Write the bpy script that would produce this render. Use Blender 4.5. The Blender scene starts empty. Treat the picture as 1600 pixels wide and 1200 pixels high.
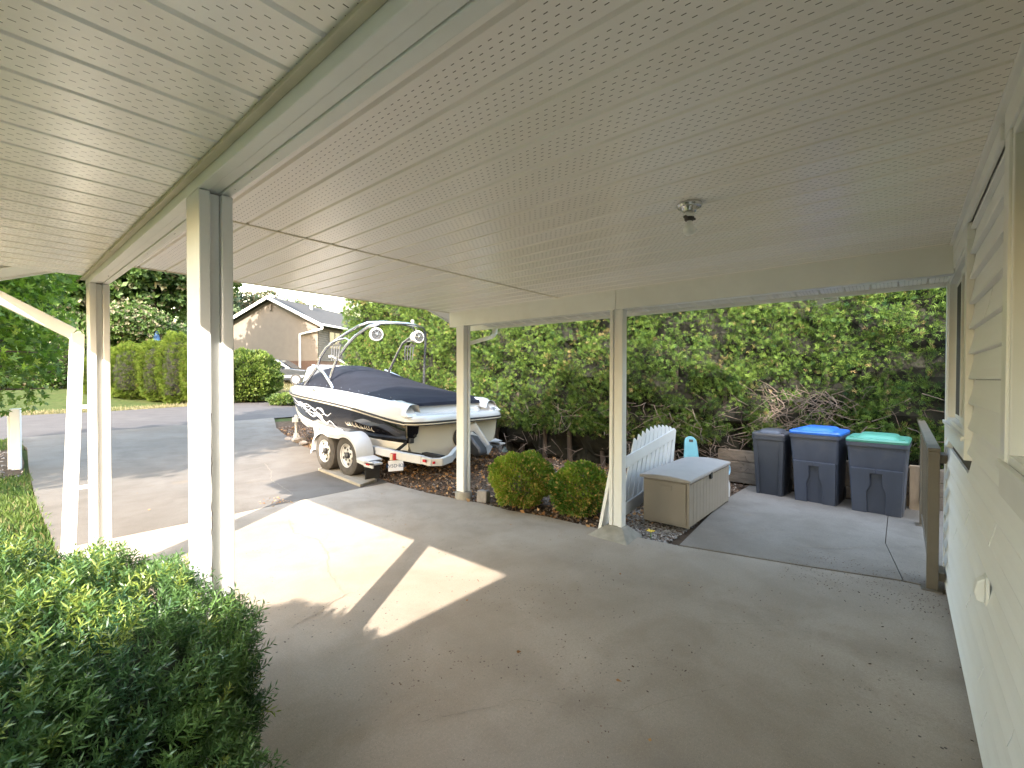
import bpy, math, random
import numpy as np
from mathutils import Vector, Matrix
R = math.radians
rng = np.random.default_rng(7)
random.seed(7)
sc = bpy.context.scene
COL = sc.collection

# ------------------------------------------------------------------ camera, sky, sun, exposure
YAW, PITCH, ROLL = R(49.436), R(-0.777), R(0.119)
_f = Vector((math.cos(PITCH)*math.sin(YAW), math.cos(PITCH)*math.cos(YAW), math.sin(PITCH)))
_r = _f.cross(Vector((0, 0, 1))).normalized(); _u = _r.cross(_f)
_r2 = math.cos(ROLL)*_r + math.sin(ROLL)*_u; _u2 = -math.sin(ROLL)*_r + math.cos(ROLL)*_u
cam = bpy.data.cameras.new('camera'); co = bpy.data.objects.new('camera', cam); COL.objects.link(co)
co.matrix_world = Matrix(((_r2.x, _u2.x, -_f.x, 0), (_r2.y, _u2.y, -_f.y, 0), (_r2.z, _u2.z, -_f.z, 1.5), (0, 0, 0, 1)))
cam.sensor_width = 36; cam.lens = 16.0; cam.clip_start = 0.03; cam.clip_end = 3000
sc.camera = co
SUN_EL = R(33.5); SX, SY = 0.827, 0.562            # horizontal travel of the light
W = bpy.data.worlds.new('World'); sc.world = W; W.use_nodes = True
nt = W.node_tree; bg = nt.nodes['Background']
sky = nt.nodes.new('ShaderNodeTexSky'); sky.sky_type = 'NISHITA'; sky.sun_disc = False
sky.sun_elevation = SUN_EL; sky.sun_rotation = math.atan2(-SX, -SY) % (2*math.pi)
sky.air_density = 2.3; sky.dust_density = 2.2; sky.ozone_density = 1.0
wb = nt.nodes.new('ShaderNodeMix'); wb.data_type = 'RGBA'; wb.blend_type = 'MULTIPLY'; wb.inputs[0].default_value = 1; wb.inputs[7].default_value = (1.03, 1.0, 1.07, 1)
nt.links.new(sky.outputs[0], wb.inputs[6]); nt.links.new(wb.outputs[2], bg.inputs[0]); bg.inputs[1].default_value = 0.15
sun = bpy.data.lights.new('sun', 'SUN'); sun.energy = 2.0; sun.angle = R(0.5); sun.color = (1.0, 0.92, 0.82)
so = bpy.data.objects.new('sun', sun); COL.objects.link(so)
_d = Vector((SX*math.cos(SUN_EL), SY*math.cos(SUN_EL), -math.sin(SUN_EL)))
so.rotation_euler = _d.to_track_quat('-Z', 'Y').to_euler(); so.location = (-20, -14, 16)
sc.view_settings.view_transform = 'Standard'; sc.view_settings.look = 'None'
sc.view_settings.exposure = 3.2; sc.view_settings.gamma = 1.0; sc.view_settings.use_curve_mapping = False
sc.render.engine = 'CYCLES'
sc.cycles.use_denoising = True; sc.cycles.max_bounces = 9; sc.cycles.diffuse_bounces = 6; sc.cycles.glossy_bounces = 3
sc.cycles.transmission_bounces = 4; sc.cycles.transparent_max_bounces = 6; sc.cycles.sample_clamp_indirect = 8
sc.cycles.caustics_reflective = False; sc.cycles.caustics_refractive = False

# ------------------------------------------------------------------ materials
def newmat(name):
    m = bpy.data.materials.new(name); m.use_nodes = True
    return m, m.node_tree, m.node_tree.nodes['Principled BSDF']
def N(t, typ, **kw):
    n = t.nodes.new(typ)
    for k, v in kw.items():
        if k == 'op': n.operation = v
        else: setattr(n, k, v)
    return n
def L(t, a, b): t.links.new(a, b)
def mix(t, fac, a, b, blend='MIX'):
    n = t.nodes.new('ShaderNodeMix'); n.data_type = 'RGBA'; n.blend_type = blend
    for s, v in ((n.inputs[0], fac), (n.inputs[6], a), (n.inputs[7], b)):
        if hasattr(v, 'is_linked'): L(t, v, s)
        elif isinstance(v, (int, float)): s.default_value = v
        else: s.default_value = (*v, 1)
    return n.outputs[2]
def math_(t, op, a, b=None, c=None):
    n = t.nodes.new('ShaderNodeMath'); n.operation = op
    for i, v in enumerate((a, b, c)):
        if v is None: continue
        if hasattr(v, 'is_linked'): L(t, v, n.inputs[i])
        else: n.inputs[i].default_value = v
    return n.outputs[0]
def noise(t, scale, detail=4, rough=0.55, coord='Object', vec=None, stretch=None, dist=0.0):
    if vec is None:
        tc = t.nodes.new('ShaderNodeTexCoord'); vec = tc.outputs[coord]
    if stretch:
        mp = t.nodes.new('ShaderNodeMapping'); mp.inputs['Scale'].default_value = stretch; L(t, vec, mp.inputs[0]); vec = mp.outputs[0]
    n = t.nodes.new('ShaderNodeTexNoise'); n.inputs['Scale'].default_value = scale
    n.inputs['Detail'].default_value = detail; n.inputs['Roughness'].default_value = rough
    n.inputs['Distortion'].default_value = dist
    L(t, vec, n.inputs['Vector']); return n.outputs['Fac']
def ramp(t, fac, p0, p1):
    n = t.nodes.new('ShaderNodeMapRange'); n.inputs[1].default_value = p0; n.inputs[2].default_value = p1
    L(t, fac, n.inputs[0]); return n.outputs[0]
def bump(t, b, h, strength=0.3, dist=0.01):
    n = t.nodes.new('ShaderNodeBump'); n.inputs['Strength'].default_value = strength; n.inputs['Distance'].default_value = dist
    L(t, h, n.inputs['Height']); L(t, n.outputs[0], b.inputs['Normal'])
def mat(name, col, rough=0.6, metal=0.0, var=0.12, scale=8, bmp=0.0, bscale=60, dirt=None, coat=0, stretch=None, wcoord='Object', spec=0.5):
    m, t, b = newmat(name)
    n1 = noise(t, scale, 5, coord=wcoord, stretch=stretch)
    dark = tuple(c*(1-var) for c in col); lite = tuple(min(1, c*(1+var)) for c in col)
    c = mix(t, ramp(t, n1, 0.3, 0.7), dark, lite)
    if dirt:
        n2 = noise(t, scale*0.35, 6, 0.65, coord=wcoord)
        c = mix(t, math_(t, 'MULTIPLY', ramp(t, n2, 0.5, 0.72), dirt[1]), c, dirt[0])
    L(t, c, b.inputs['Base Color']); b.inputs['Roughness'].default_value = rough; b.inputs['Metallic'].default_value = metal
    b.inputs['Specular IOR Level'].default_value = spec
    if coat: b.inputs['Coat Weight'].default_value = coat; b.inputs['Coat Roughness'].default_value = 0.05
    if bmp: bump(t, b, noise(t, bscale, 4, coord=wcoord, stretch=stretch), bmp, 0.004)
    else:
        rr = math_(t, 'MULTIPLY_ADD', noise(t, scale*3, 3, coord=wcoord), rough*0.35, rough*0.82); L(t, rr, b.inputs['Roughness'])
    return m

def concrete(name, col, pit=0.5, broom=0.25, rot=0.0):
    m, t, b = newmat(name)
    tc = t.nodes.new('ShaderNodeTexCoord'); P = tc.outputs['Object']
    big = noise(t, 0.55, 6, 0.6, vec=P, dist=0.6); mid = noise(t, 2.6, 6, 0.62, vec=P, dist=0.4)
    fine = noise(t, 75, 3, 0.7, vec=P); spk = noise(t, 230, 2, 0.6, vec=P)
    c = mix(t, ramp(t, big, 0.36, 0.66), tuple(x*0.70*k for x, k in zip(col, (1.02, .98, .92))), tuple(min(1, x*1.06) for x in col))
    c = mix(t, math_(t, 'MULTIPLY', ramp(t, mid, 0.46, 0.70), 0.62), c, tuple(x*0.60*k for x, k in zip(col, (1.04, .97, .88))))
    c = mix(t, math_(t, 'MULTIPLY', ramp(t, fine, 0.35, 0.75), 0.45), c, tuple(x*0.5 for x in col))
    pore = t.nodes.new('ShaderNodeTexVoronoi'); pore.inputs['Scale'].default_value = 95; L(t, P, pore.inputs['Vector'])
    pk = math_(t, 'MULTIPLY', math_(t, 'LESS_THAN', pore.outputs['Distance'], 0.2), math_(t, 'GREATER_THAN', noise(t, 6, 3, 0.6, vec=P), 0.5))
    c = mix(t, math_(t, 'MULTIPLY', pk, .35), c, tuple(x*0.35 for x in col))
    # rust and leaf stains
    st = noise(t, 1.3, 3, 0.5, vec=P, stretch=(1, 1.4, 1)); c = mix(t, math_(t, 'MULTIPLY', ramp(t, st, 0.64, 0.78), 0.35), c, (0.27, 0.19, 0.10))
    ag = noise(t, 330, 2, 0.8, vec=P); c = mix(t, math_(t, 'MULTIPLY', ramp(t, ag, 0.42, 0.66), 0.35), c, tuple(x*0.55 for x in col))
    c = mix(t, math_(t, 'MULTIPLY', ramp(t, noise(t, 260, 1, 0.5, vec=P), 0.62, 0.72), 0.5), c, tuple(min(1, x*1.35) for x in col))
    sxyz = t.nodes.new('ShaderNodeSeparateXYZ'); L(t, P, sxyz.inputs[0])
    wob = math_(t, 'MULTIPLY_ADD', noise(t, .8, 2, 0.5, vec=P), .25, -.12)
    for tc0 in (1.75, 3.15):
        tb_ = math_(t, 'ABSOLUTE', math_(t, 'SUBTRACT', math_(t, 'ADD', sxyz.outputs[0], wob), tc0)); c = mix(t, math_(t, 'MULTIPLY', math_(t, 'MULTIPLY', ramp(t, tb_, .14, .05), ramp(t, noise(t, 5, 4, .7, vec=P), .35, .7)), 0.30), c, tuple(x*0.45 for x in col))
    # dark grit spots gathered in drifts
    v = t.nodes.new('ShaderNodeTexVoronoi'); v.inputs['Scale'].default_value = 30; v.inputs['Randomness'].default_value = 1; L(t, P, v.inputs['Vector'])
    dots = math_(t, 'LESS_THAN', v.outputs['Distance'], 0.17)
    drift = ramp(t, noise(t, 1.15, 5, 0.7, vec=P, dist=1.0), 0.52, 0.62)
    keep = math_(t, 'GREATER_THAN', noise(t, 19, 1, 0.5, vec=P), 0.5)
    d = math_(t, 'MULTIPLY', math_(t, 'MULTIPLY', dots, drift), keep)
    c = mix(t, math_(t, 'MULTIPLY', d, pit), c, (0.06, 0.05, 0.04))
    L(t, c, b.inputs['Base Color'])
    L(t, math_(t, 'MULTIPLY_ADD', mid, 0.3, 0.6), b.inputs['Roughness'])
    mp = t.nodes.new('ShaderNodeMapping'); mp.inputs['Rotation'].default_value = (0, 0, rot); mp.inputs['Scale'].default_value = (160, 5, 1); L(t, P, mp.inputs[0])
    br = t.nodes.new('ShaderNodeTexNoise'); br.inputs['Scale'].default_value = 1; br.inputs['Detail'].default_value = 2; L(t, mp.outputs[0], br.inputs['Vector'])
    h = math_(t, 'ADD', math_(t, 'MULTIPLY', br.outputs['Fac'], broom), math_(t, 'ADD', math_(t, 'MULTIPLY', spk, 0.5), math_(t, 'MULTIPLY', mid, 0.8)))
    bump(t, b, h, 0.45, 0.006); b.inputs['Specular IOR Level'].default_value = 0.3
    return m

def leafmat(name, c0, c1, c2=None, rough=0.5, trans=0.35, spec=0.35):
    """colour differs from leaf to leaf through the 'tint' attribute"""
    m, t, b = newmat(name)
    a = t.nodes.new('ShaderNodeAttribute'); a.attribute_name = 'tint'
    sep = t.nodes.new('ShaderNodeSeparateColor'); L(t, a.outputs['Color'], sep.inputs[0])
    c = mix(t, sep.outputs[0], c0, c1)
    if c2: c = mix(t, sep.outputs[1], c, c2)
    L(t, c, b.inputs['Base Color']); b.inputs['Roughness'].default_value = rough; b.inputs['Specular IOR Level'].default_value = spec
    tr = t.nodes.new('ShaderNodeBsdfTranslucent')
    hs = t.nodes.new('ShaderNodeHueSaturation'); hs.inputs['Saturation'].default_value = 1.1; hs.inputs['Value'].default_value = 1.5; L(t, c, hs.inputs['Color'])
    L(t, hs.outputs[0], tr.inputs['Color'])
    ms = t.nodes.new('ShaderNodeMixShader'); ms.inputs[0].default_value = trans
    L(t, b.outputs[0], ms.inputs[1]); L(t, tr.outputs[0], ms.inputs[2])
    L(t, ms.outputs[0], t.nodes['Material Output'].inputs['Surface'])
    return m

def soffit_mat(name, axis, col):
    """vented vinyl panel: rows of short dashes run along the panel (local axis), colour print only"""
    m, t, b = newmat(name)
    tc = t.nodes.new('ShaderNodeTexCoord'); sp = t.nodes.new('ShaderNodeSeparateXYZ'); L(t, tc.outputs['Object'], sp.inputs[0])
    u = sp.outputs[1] if axis == 'y' else sp.outputs[0]      # along
    v = sp.outputs[0] if axis == 'y' else sp.outputs[1]      # across 0..0.162
    vr = math_(t, 'DIVIDE', math_(t, 'SUBTRACT', v, 0.026), 0.0225)
    row = math_(t, 'FLOOR', vr); fr = math_(t, 'FRACT', vr)
    inr = math_(t, 'LESS_THAN', math_(t, 'ABSOLUTE', math_(t, 'SUBTRACT', fr, 0.5)), 0.062)
    ok = math_(t, 'MULTIPLY', math_(t, 'GREATER_THAN', row, -0.5), math_(t, 'LESS_THAN', row, 4.5))
    ur = math_(t, 'ADD', math_(t, 'DIVIDE', u, 0.034), math_(t, 'MULTIPLY', row, 0.5))
    inu = math_(t, 'LESS_THAN', math_(t, 'FRACT', ur), 0.36)
    slot = math_(t, 'MULTIPLY', math_(t, 'MULTIPLY', inr, inu), ok)
    nb = noise(t, 3.0, 4, vec=tc.outputs['Object'])
    base = mix(t, ramp(t, nb, 0.3, 0.7), tuple(x*0.95 for x in col), col)
    oi = t.nodes.new('ShaderNodeObjectInfo'); base = mix(t, math_(t, 'MULTIPLY', oi.outputs['Random'], 0.9), base, tuple(x*0.93*k for x, k in zip(col, (1, .99, .95))))
    stn = noise(t, 1.1, 5, 0.7, vec=tc.outputs['Object'], stretch=((1, .35, 1) if axis == 'y' else (.35, 1, 1)), dist=.8); base = mix(t, math_(t, 'MULTIPLY', ramp(t, stn, 0.62, 0.75), 0.22), base, (0.52, 0.47, 0.36))
    c = mix(t, slot, base, (0.10, 0.09, 0.075))
    L(t, c, b.inputs['Base Color']); b.inputs['Roughness'].default_value = 0.27; b.inputs['Specular IOR Level'].default_value = 0.5
    wv = noise(t, 5, 2, vec=tc.outputs['Object'], stretch=((3, .7, 1) if axis == 'y' else (.7, 3, 1)))
    bump(t, b, math_(t, 'SUBTRACT', wv, math_(t, 'MULTIPLY', slot, 0.2)), 0.25, 0.006)
    return m

M = {}
M['soffit_y'] = soffit_mat('vinyl_soffit', 'y', (0.90, 0.87, 0.83))
M['soffit_x'] = soffit_mat('vinyl_soffit_cross', 'x', (0.90, 0.875, 0.83))
M['soffit_back'] = mat('soffit_lock_strip', (0.50, 0.46, 0.34), 0.5)
M['white'] = mat('white_paint', (0.72, 0.72, 0.705), 0.45, var=0.03, scale=3, bmp=0.25, bscale=25, dirt=((0.55, 0.53, 0.46), 0.25), stretch=(1, 1, 0.25))
M['white_beam'] = mat('white_beam_paint', (0.79, 0.79, 0.76), 0.5, var=0.03, scale=4, bmp=0.2, bscale=30, dirt=((0.52, 0.50, 0.42), 0.25))
M['gap'] = mat('dark_joint', (0.06, 0.055, 0.045), 0.9)
M['aluminium_white'] = mat('white_aluminium_trim', (0.78, 0.78, 0.75), 0.35, var=0.03, dirt=((0.5, 0.49, 0.42), 0.2))
M['siding'] = mat('pale_cream_siding', (0.80, 0.81, 0.805), 0.5, var=0.035, scale=2, bmp=0.12, bscale=90, dirt=((0.55, 0.53, 0.44), 0.15), stretch=(0.4, 1, 2))
M['vinyl'] = mat('white_vinyl_window', (0.76, 0.76, 0.73), 0.35, var=0.03)
M['glassw'] = mat('window_glass', (0.10, 0.11, 0.11), 0.04, var=0.05, spec=0.9)
M['shingle'] = mat('roof_shingle', (0.055, 0.053, 0.052), 0.95, var=0.3, scale=20, bmp=0.6, bscale=60, spec=0.08)
M['conc'] = concrete('carport_concrete', (0.40, 0.345, 0.285), 0.9)
M['conc_drive'] = concrete('driveway_concrete', (0.155, 0.136, 0.117), 0.75, 0.4, R(80))
M['conc_pad'] = concrete('pad_concrete', (0.27, 0.235, 0.20), 0.6, 0.2, R(30))
M['footing'] = mat('footing_concrete', (0.27, 0.255, 0.22), 0.9, var=0.2, scale=10, bmp=0.5, bscale=60)
M['asphalt'] = mat('road_asphalt', (0.068, 0.062, 0.061), 0.9, var=0.12, scale=2.5, bmp=0.4, bscale=150, dirt=((0.10, 0.092, 0.085), 0.4), spec=0.2)
M['crack'] = mat('crack_dark', (0.25, 0.21, 0.165), 0.95, var=0.3, scale=40)
M['soil'] = mat('mulch_soil', (0.085, 0.06, 0.042), 0.95, var=0.4, scale=14, bmp=0.9, bscale=70, dirt=((0.13, 0.09, 0.06), 0.6), spec=0.08)
M['turf'] = mat('turf_ground', (0.045, 0.06, 0.02), 0.95, var=0.3, scale=9, bmp=0.6, bscale=80, dirt=((0.11, 0.095, 0.05), 0.5), spec=0.05)
M['grassblade'] = leafmat('grass_blade', (0.045, 0.09, 0.015), (0.10, 0.14, 0.03), (0.18, 0.15, 0.07), 0.6, 0.25)
M['drygrass'] = leafmat('dry_grass_blade', (0.10, 0.12, 0.035), (0.19, 0.165, 0.085), (0.25, 0.21, 0.13), 0.7, 0.3)
M['chips'] = leafmat('bark_chips', (0.06, 0.04, 0.027), (0.20, 0.13, 0.085), (0.32, 0.27, 0.22), 0.9, 0.0)
M['pebble'] = leafmat('bed_pebbles', (0.16, 0.14, 0.125), (0.30, 0.27, 0.24), (0.45, 0.40, 0.36), 0.85, 0.0)
M['deadleaf'] = leafmat('dead_leaves', (0.22, 0.10, 0.035), (0.42, 0.22, 0.08), (0.5, 0.33, 0.18), 0.7, 0.15)
M['cedar'] = leafmat('cedar_foliage', (0.014, 0.044, 0.014), (0.125, 0.19, 0.036), (0.24, 0.17, 0.08), 0.65, 0.18, 0.12)
M['cedar2'] = leafmat('far_cedar_foliage', (0.04, 0.07, 0.012), (0.10, 0.14, 0.02), (0.12, 0.10, 0.04), 0.65, 0.2, 0.12)
M['yew'] = leafmat('yew_needles', (0.032, 0.085, 0.036), (0.125, 0.22, 0.055), (0.25, 0.31, 0.06), 0.38, 0.22, 0.5)
M['boxwood'] = leafmat('boxwood_leaves', (0.06, 0.13, 0.015), (0.24, 0.31, 0.04), (0.52, 0.34, 0.11), 0.5, 0.3)
M['maple'] = leafmat('maple_leaves', (0.04, 0.09, 0.015), (0.12, 0.20, 0.03), (0.20, 0.25, 0.06), 0.5, 0.45)
M['darktree'] = leafmat('broadleaf_dark', (0.035, 0.07, 0.02), (0.09, 0.15, 0.035), (0.25, 0.22, 0.16), 0.55, 0.3)
M['spruce'] = leafmat('spruce_needles', (0.03, 0.055, 0.03), (0.07, 0.10, 0.045), (0.16, 0.13, 0.08), 0.6, 0.15)
M['shrub'] = leafmat('round_shrub_leaves', (0.04, 0.07, 0.012), (0.10, 0.145, 0.025), (0.14, 0.16, 0.045), 0.55, 0.25)
M['bark'] = mat('bark', (0.065, 0.05, 0.04), 0.95, var=0.35, scale=12, bmp=0.8, bscale=30, stretch=(1, 1, 0.2))
M['twig'] = mat('dry_twigs', (0.13, 0.10, 0.078), 0.95, var=0.35, scale=15)
M['inner'] = mat('hedge_inner_shade', (0.012, 0.012, 0.007), 1.0, var=0.5, scale=9, bmp=1.0, bscale=25)  # core growth coloured near black, shade of the gaps painted in
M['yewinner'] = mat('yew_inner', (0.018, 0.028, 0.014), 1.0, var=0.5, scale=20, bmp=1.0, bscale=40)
M['gel'] = mat('white_gelcoat', (0.50, 0.497, 0.487), 0.18, var=0.02, scale=2, coat=0.5)
M['gelcream'] = mat('cream_gelcoat', (0.52, 0.475, 0.385), 0.25, var=0.04, scale=2, coat=0.3)
M['gelblack'] = mat('black_gelcoat', (0.006, 0.006, 0.008), 0.07, var=0.1, scale=2, coat=0.35, spec=0.4)
M['canvas'] = mat('black_canvas_cover', (0.010, 0.011, 0.017), 0.85, var=0.2, scale=3, bmp=0.3, bscale=120, spec=0.2)
M['rubber'] = mat('black_rubber', (0.025, 0.024, 0.023), 0.8, var=0.2, scale=12, bmp=0.2, bscale=60)
M['tyre'] = mat('dusty_tyre', (0.05, 0.044, 0.038), 0.85, var=0.3, scale=10, bmp=0.3, bscale=50)
M['steelwhite'] = mat('white_painted_steel', (0.45, 0.45, 0.445), 0.4, var=0.05, scale=5, dirt=((0.4, 0.33, 0.25), 0.35))
M['chrome'] = mat('polished_tube', (0.42, 0.43, 0.46), 0.2, metal=0.9, var=0.05)
M['darkmetal'] = mat('dark_metal', (0.07, 0.07, 0.075), 0.4, metal=0.6)
M['red'] = mat('red_lens', (0.40, 0.02, 0.025), 0.15, var=0.15)
M['plate'] = mat('plate_white', (0.72, 0.74, 0.78), 0.4, var=0.03)
M['ink'] = mat('plate_blue_ink', (0.04, 0.10, 0.22), 0.5)
M['decal'] = mat('pale_decal', (0.55, 0.55, 0.57), 0.3, var=0.1)
M['strap'] = mat('black_strap', (0.02, 0.02, 0.02), 0.8)
M['boxtaupe'] = mat('taupe_resin', (0.25, 0.213, 0.172), 0.55, var=0.05, scale=6, bmp=0.15, bscale=160)
M['boxlid'] = mat('taupe_lid_resin', (0.31, 0.285, 0.265), 0.5, var=0.05, scale=6, bmp=0.15, bscale=160)
M['binbody'] = mat('navy_grey_plastic', (0.058, 0.068, 0.098), 0.5, var=0.2, scale=3, bmp=0.15, bscale=200, dirt=((0.13, 0.125, 0.12), 0.6), stretch=(1, 1, .35))
M['binblack'] = mat('black_grey_plastic', (0.040, 0.046, 0.060), 0.5, var=0.12, scale=3, bmp=0.15, bscale=200, dirt=((0.10, 0.10, 0.10), 0.3))
M['lidblue'] = mat('blue_lid_plastic', (0.035, 0.15, 0.55), 0.35, var=0.08, scale=5, dirt=((0.35, 0.42, 0.55), 0.2))
M['lidgreen'] = mat('green_lid_plastic', (0.09, 0.30, 0.22), 0.4, var=0.08, scale=5, dirt=((0.35, 0.42, 0.38), 0.2))
M['lidgrey'] = mat('grey_lid_plastic', (0.065, 0.07, 0.085), 0.35, var=0.1, scale=5, dirt=((0.25, 0.25, 0.25), 0.3))
M['brown'] = mat('brown_painted_rail', (0.125, 0.105, 0.078), 0.45, var=0.08, dirt=((0.2, 0.18, 0.14), 0.3))
M['benchwhite'] = mat('bench_white_paint', (0.52, 0.52, 0.51), 0.5, var=0.04, scale=5, bmp=0.2, bscale=40, dirt=((0.45, 0.42, 0.36), 0.25))
M['teal'] = mat('teal_plastic', (0.13, 0.33, 0.38), 0.4, var=0.08)
M['paleblue'] = mat('pale_blue_plastic', (0.30, 0.50, 0.62), 0.4)
M['plank'] = mat('weathered_plank', (0.27, 0.24, 0.19), 0.9, var=0.2, scale=6, bmp=0.5, bscale=30, stretch=(6, 0.5, 1))
M['timber'] = mat('weathered_timber', (0.17, 0.14, 0.11), 0.9, var=0.25, scale=6, bmp=0.6, bscale=25, stretch=(0.6, 1, 5))
M['timberlight'] = mat('pale_timber_post', (0.42, 0.32, 0.22), 0.85, var=0.15, scale=6, bmp=0.3, stretch=(4, 4, 0.5))
M['bulb'] = mat('frosted_bulb', (0.85, 0.84, 0.82), 0.3, var=0.01)
M['nickel'] = mat('brushed_nickel', (0.62, 0.61, 0.60), 0.22, metal=0.9, var=0.05)
M['socket'] = mat('dark_socket', (0.05, 0.04, 0.035), 0.6)
M['stucco'] = mat('beige_siding_far', (0.175, 0.148, 0.12), 0.9, var=0.06, scale=3, bmp=0.3, bscale=50)
M['taupeside'] = mat('taupe_siding_far', (0.085, 0.075, 0.065), 0.8, var=0.08, scale=3)
M['brick'] = mat('brick_skirt', (0.10, 0.058, 0.04), 0.9, var=0.25, scale=14)
M['quoin'] = mat('pale_brick', (0.18, 0.152, 0.125), 0.9, var=0.08, scale=14)
M['cargrey'] = mat('dark_grey_car_paint', (0.045, 0.05, 0.055), 0.2, metal=0.3, coat=0.8)
M['carsilver'] = mat('silver_car_trim', (0.42, 0.43, 0.44), 0.3, metal=0.3)
M['carglass'] = mat('car_glass', (0.03, 0.035, 0.04), 0.05, spec=0.9)
M['yellow'] = mat('yellow_petal', (0.75, 0.55, 0.04), 0.6)
M['green'] = mat('green_stem', (0.10, 0.2, 0.04), 0.6)
M['bluecloth'] = mat('blue_canopy_cloth', (0.01, 0.05, 0.13), 0.7)
M['stone'] = mat('grey_stone', (0.24, 0.22, 0.21), 0.9, var=0.2, scale=12, bmp=0.5, bscale=40)

# ------------------------------------------------------------------ object helpers
def mkmesh(name, v, f):
    me = bpy.data.meshes.new(name); me.from_pydata([tuple(x) for x in v], [], f); me.update(); return me
def link(name, me, m=None, parent=None, loc=None, rot=None):
    o = bpy.data.objects.new(name, me); COL.objects.link(o)
    if m is not None and me is not None and not me.materials: me.materials.append(m)
    if parent: o.parent = parent
    if loc is not None: o.location = loc
    if rot is not None: o.rotation_euler = rot
    return o
def tag(o, label=None, cat=None, group=None, kind=None):
    if label: o['label'] = label
    if cat: o['category'] = cat
    if group: o['group'] = group
    if kind: o['kind'] = kind
    return o
def thing(name, label, cat, loc=(0, 0, 0), rz=0, group=None):
    o = bpy.data.objects.new(name, None); COL.objects.link(o); o.location = loc; o.rotation_euler = (0, 0, rz); o.empty_display_size = 0.2
    return tag(o, label, cat, group)
def bevel(o, w=0.006, seg=2):
    b = o.modifiers.new('bevel', 'BEVEL'); b.width = w; b.segments = seg; b.limit_method = 'ANGLE'; b.angle_limit = R(40); return o
def smooth(o, ang=40):
    me = o.data
    me.polygons.foreach_set('use_smooth', [True]*len(me.polygons))
    try: me.set_sharp_from_angle(angle=R(ang))
    except Exception: pass
    return o

class MB:
    def __init__(s): s.v = []; s.f = []
    def add(s, v, f):
        k = len(s.v); s.v += [tuple(x) for x in v]; s.f += [tuple(i+k for i in q) for q in f]; return s
    def box(s, x0, x1, y0, y1, z0, z1):
        return s.add([(x0, y0, z0), (x1, y0, z0), (x1, y1, z0), (x0, y1, z0), (x0, y0, z1), (x1, y0, z1), (x1, y1, z1), (x0, y1, z1)],
                     [(0, 3, 2, 1), (4, 5, 6, 7), (0, 1, 5, 4), (1, 2, 6, 5), (2, 3, 7, 6), (3, 0, 4, 7)])
    def bar(s, a, b, w, h, up=(0, 0, 1)):
        a = Vector(a); b = Vector(b); d = (b-a).normalized(); u = Vector(up)
        if abs(d.dot(u)) > 0.98: u = Vector((1, 0, 0))
        r = d.cross(u).normalized(); u = r.cross(d)
        P = []
        for p in (a, b):
            for sx, sz in ((-1, -1), (1, -1), (1, 1), (-1, 1)): P.append(p+r*sx*w/2+u*sz*h/2)
        return s.add(P, [(0, 1, 2, 3), (7, 6, 5, 4), (0, 4, 5, 1), (1, 5, 6, 2), (2, 6, 7, 3), (3, 7, 4, 0)])
    def tube(s, path, r, n=8, caps=True):
        P = [Vector(p) for p in path]; rr = r if hasattr(r, '__len__') else [r]*len(P)
        k = len(s.v); up = None
        for i, p in enumerate(P):
            d = (P[min(i+1, len(P)-1)]-P[max(i-1, 0)]).normalized()
            if up is None:
                up = Vector((0, 0, 1)) if abs(d.z) < 0.9 else Vector((1, 0, 0))
            a = d.cross(up).normalized(); b = a.cross(d).normalized(); up = b
            for j in range(n):
                t = 2*math.pi*j/n; s.v.append(tuple(p+(a*math.cos(t)+b*math.sin(t))*rr[i]))
        for i in range(len(P)-1):
            for j in range(n):
                s.f.append((k+i*n+j, k+i*n+(j+1) % n, k+(i+1)*n+(j+1) % n, k+(i+1)*n+j))
        if caps:
            s.f.append(tuple(k+j for j in range(n))[::-1]); s.f.append(tuple(k+(len(P)-1)*n+j for j in range(n)))
        return s
    def lathe(s, prof, n=20, c=(0, 0, 0), axis='z', caps=True):
        k = len(s.v); c = Vector(c)
        for (r, h) in prof:
            for j in range(n):
                t = 2*math.pi*j/n; x, y = r*math.cos(t), r*math.sin(t)
                p = {'z': (x, y, h), 'x': (h, x, y), 'y': (x, h, y)}[axis]; s.v.append(tuple(c+Vector(p)))
        for i in range(len(prof)-1):
            for j in range(n): s.f.append((k+i*n+j, k+i*n+(j+1) % n, k+(i+1)*n+(j+1) % n, k+(i+1)*n+j))
        if caps: s.f.append(tuple(k+j for j in range(n))[::-1]); s.f.append(tuple(k+(len(prof)-1)*n+j for j in range(n)))
        return s
    def prism(s, poly, fn0, fn1):
        n = len(poly); return s.add([fn0(*p) for p in poly]+[fn1(*p) for p in poly],
            [tuple(range(n))[::-1], tuple(range(n, 2*n))]+[(i, (i+1) % n, n+(i+1) % n, n+i) for i in range(n)])
    def loft(s, secs, closed=False, cap=False):
        k = len(s.v); n = len(secs[0])
        for q in secs: s.v += [tuple(p) for p in q]
        m = n if closed else n-1
        for i in range(len(secs)-1):
            for j in range(m): s.f.append((k+i*n+j, k+i*n+(j+1) % n, k+(i+1)*n+(j+1) % n, k+(i+1)*n+j))
        if cap: s.f.append(tuple(k+j for j in range(n))[::-1]); s.f.append(tuple(k+(len(secs)-1)*n+j for j in range(n)))
        return s
    def build(s, name, m, parent=None, bev=0, sm=None, loc=None, rot=None, recalc=True):
        me = mkmesh(name, s.v, s.f)
        if recalc:
            import bmesh
            bm = bmesh.new(); bm.from_mesh(me); bmesh.ops.recalc_face_normals(bm, faces=bm.faces); bm.to_mesh(me); bm.free()
        o = link(name, me, m, parent, loc, rot)
        if bev: bevel(o, bev)
        if sm: smooth(o, sm)
        return o
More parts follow.
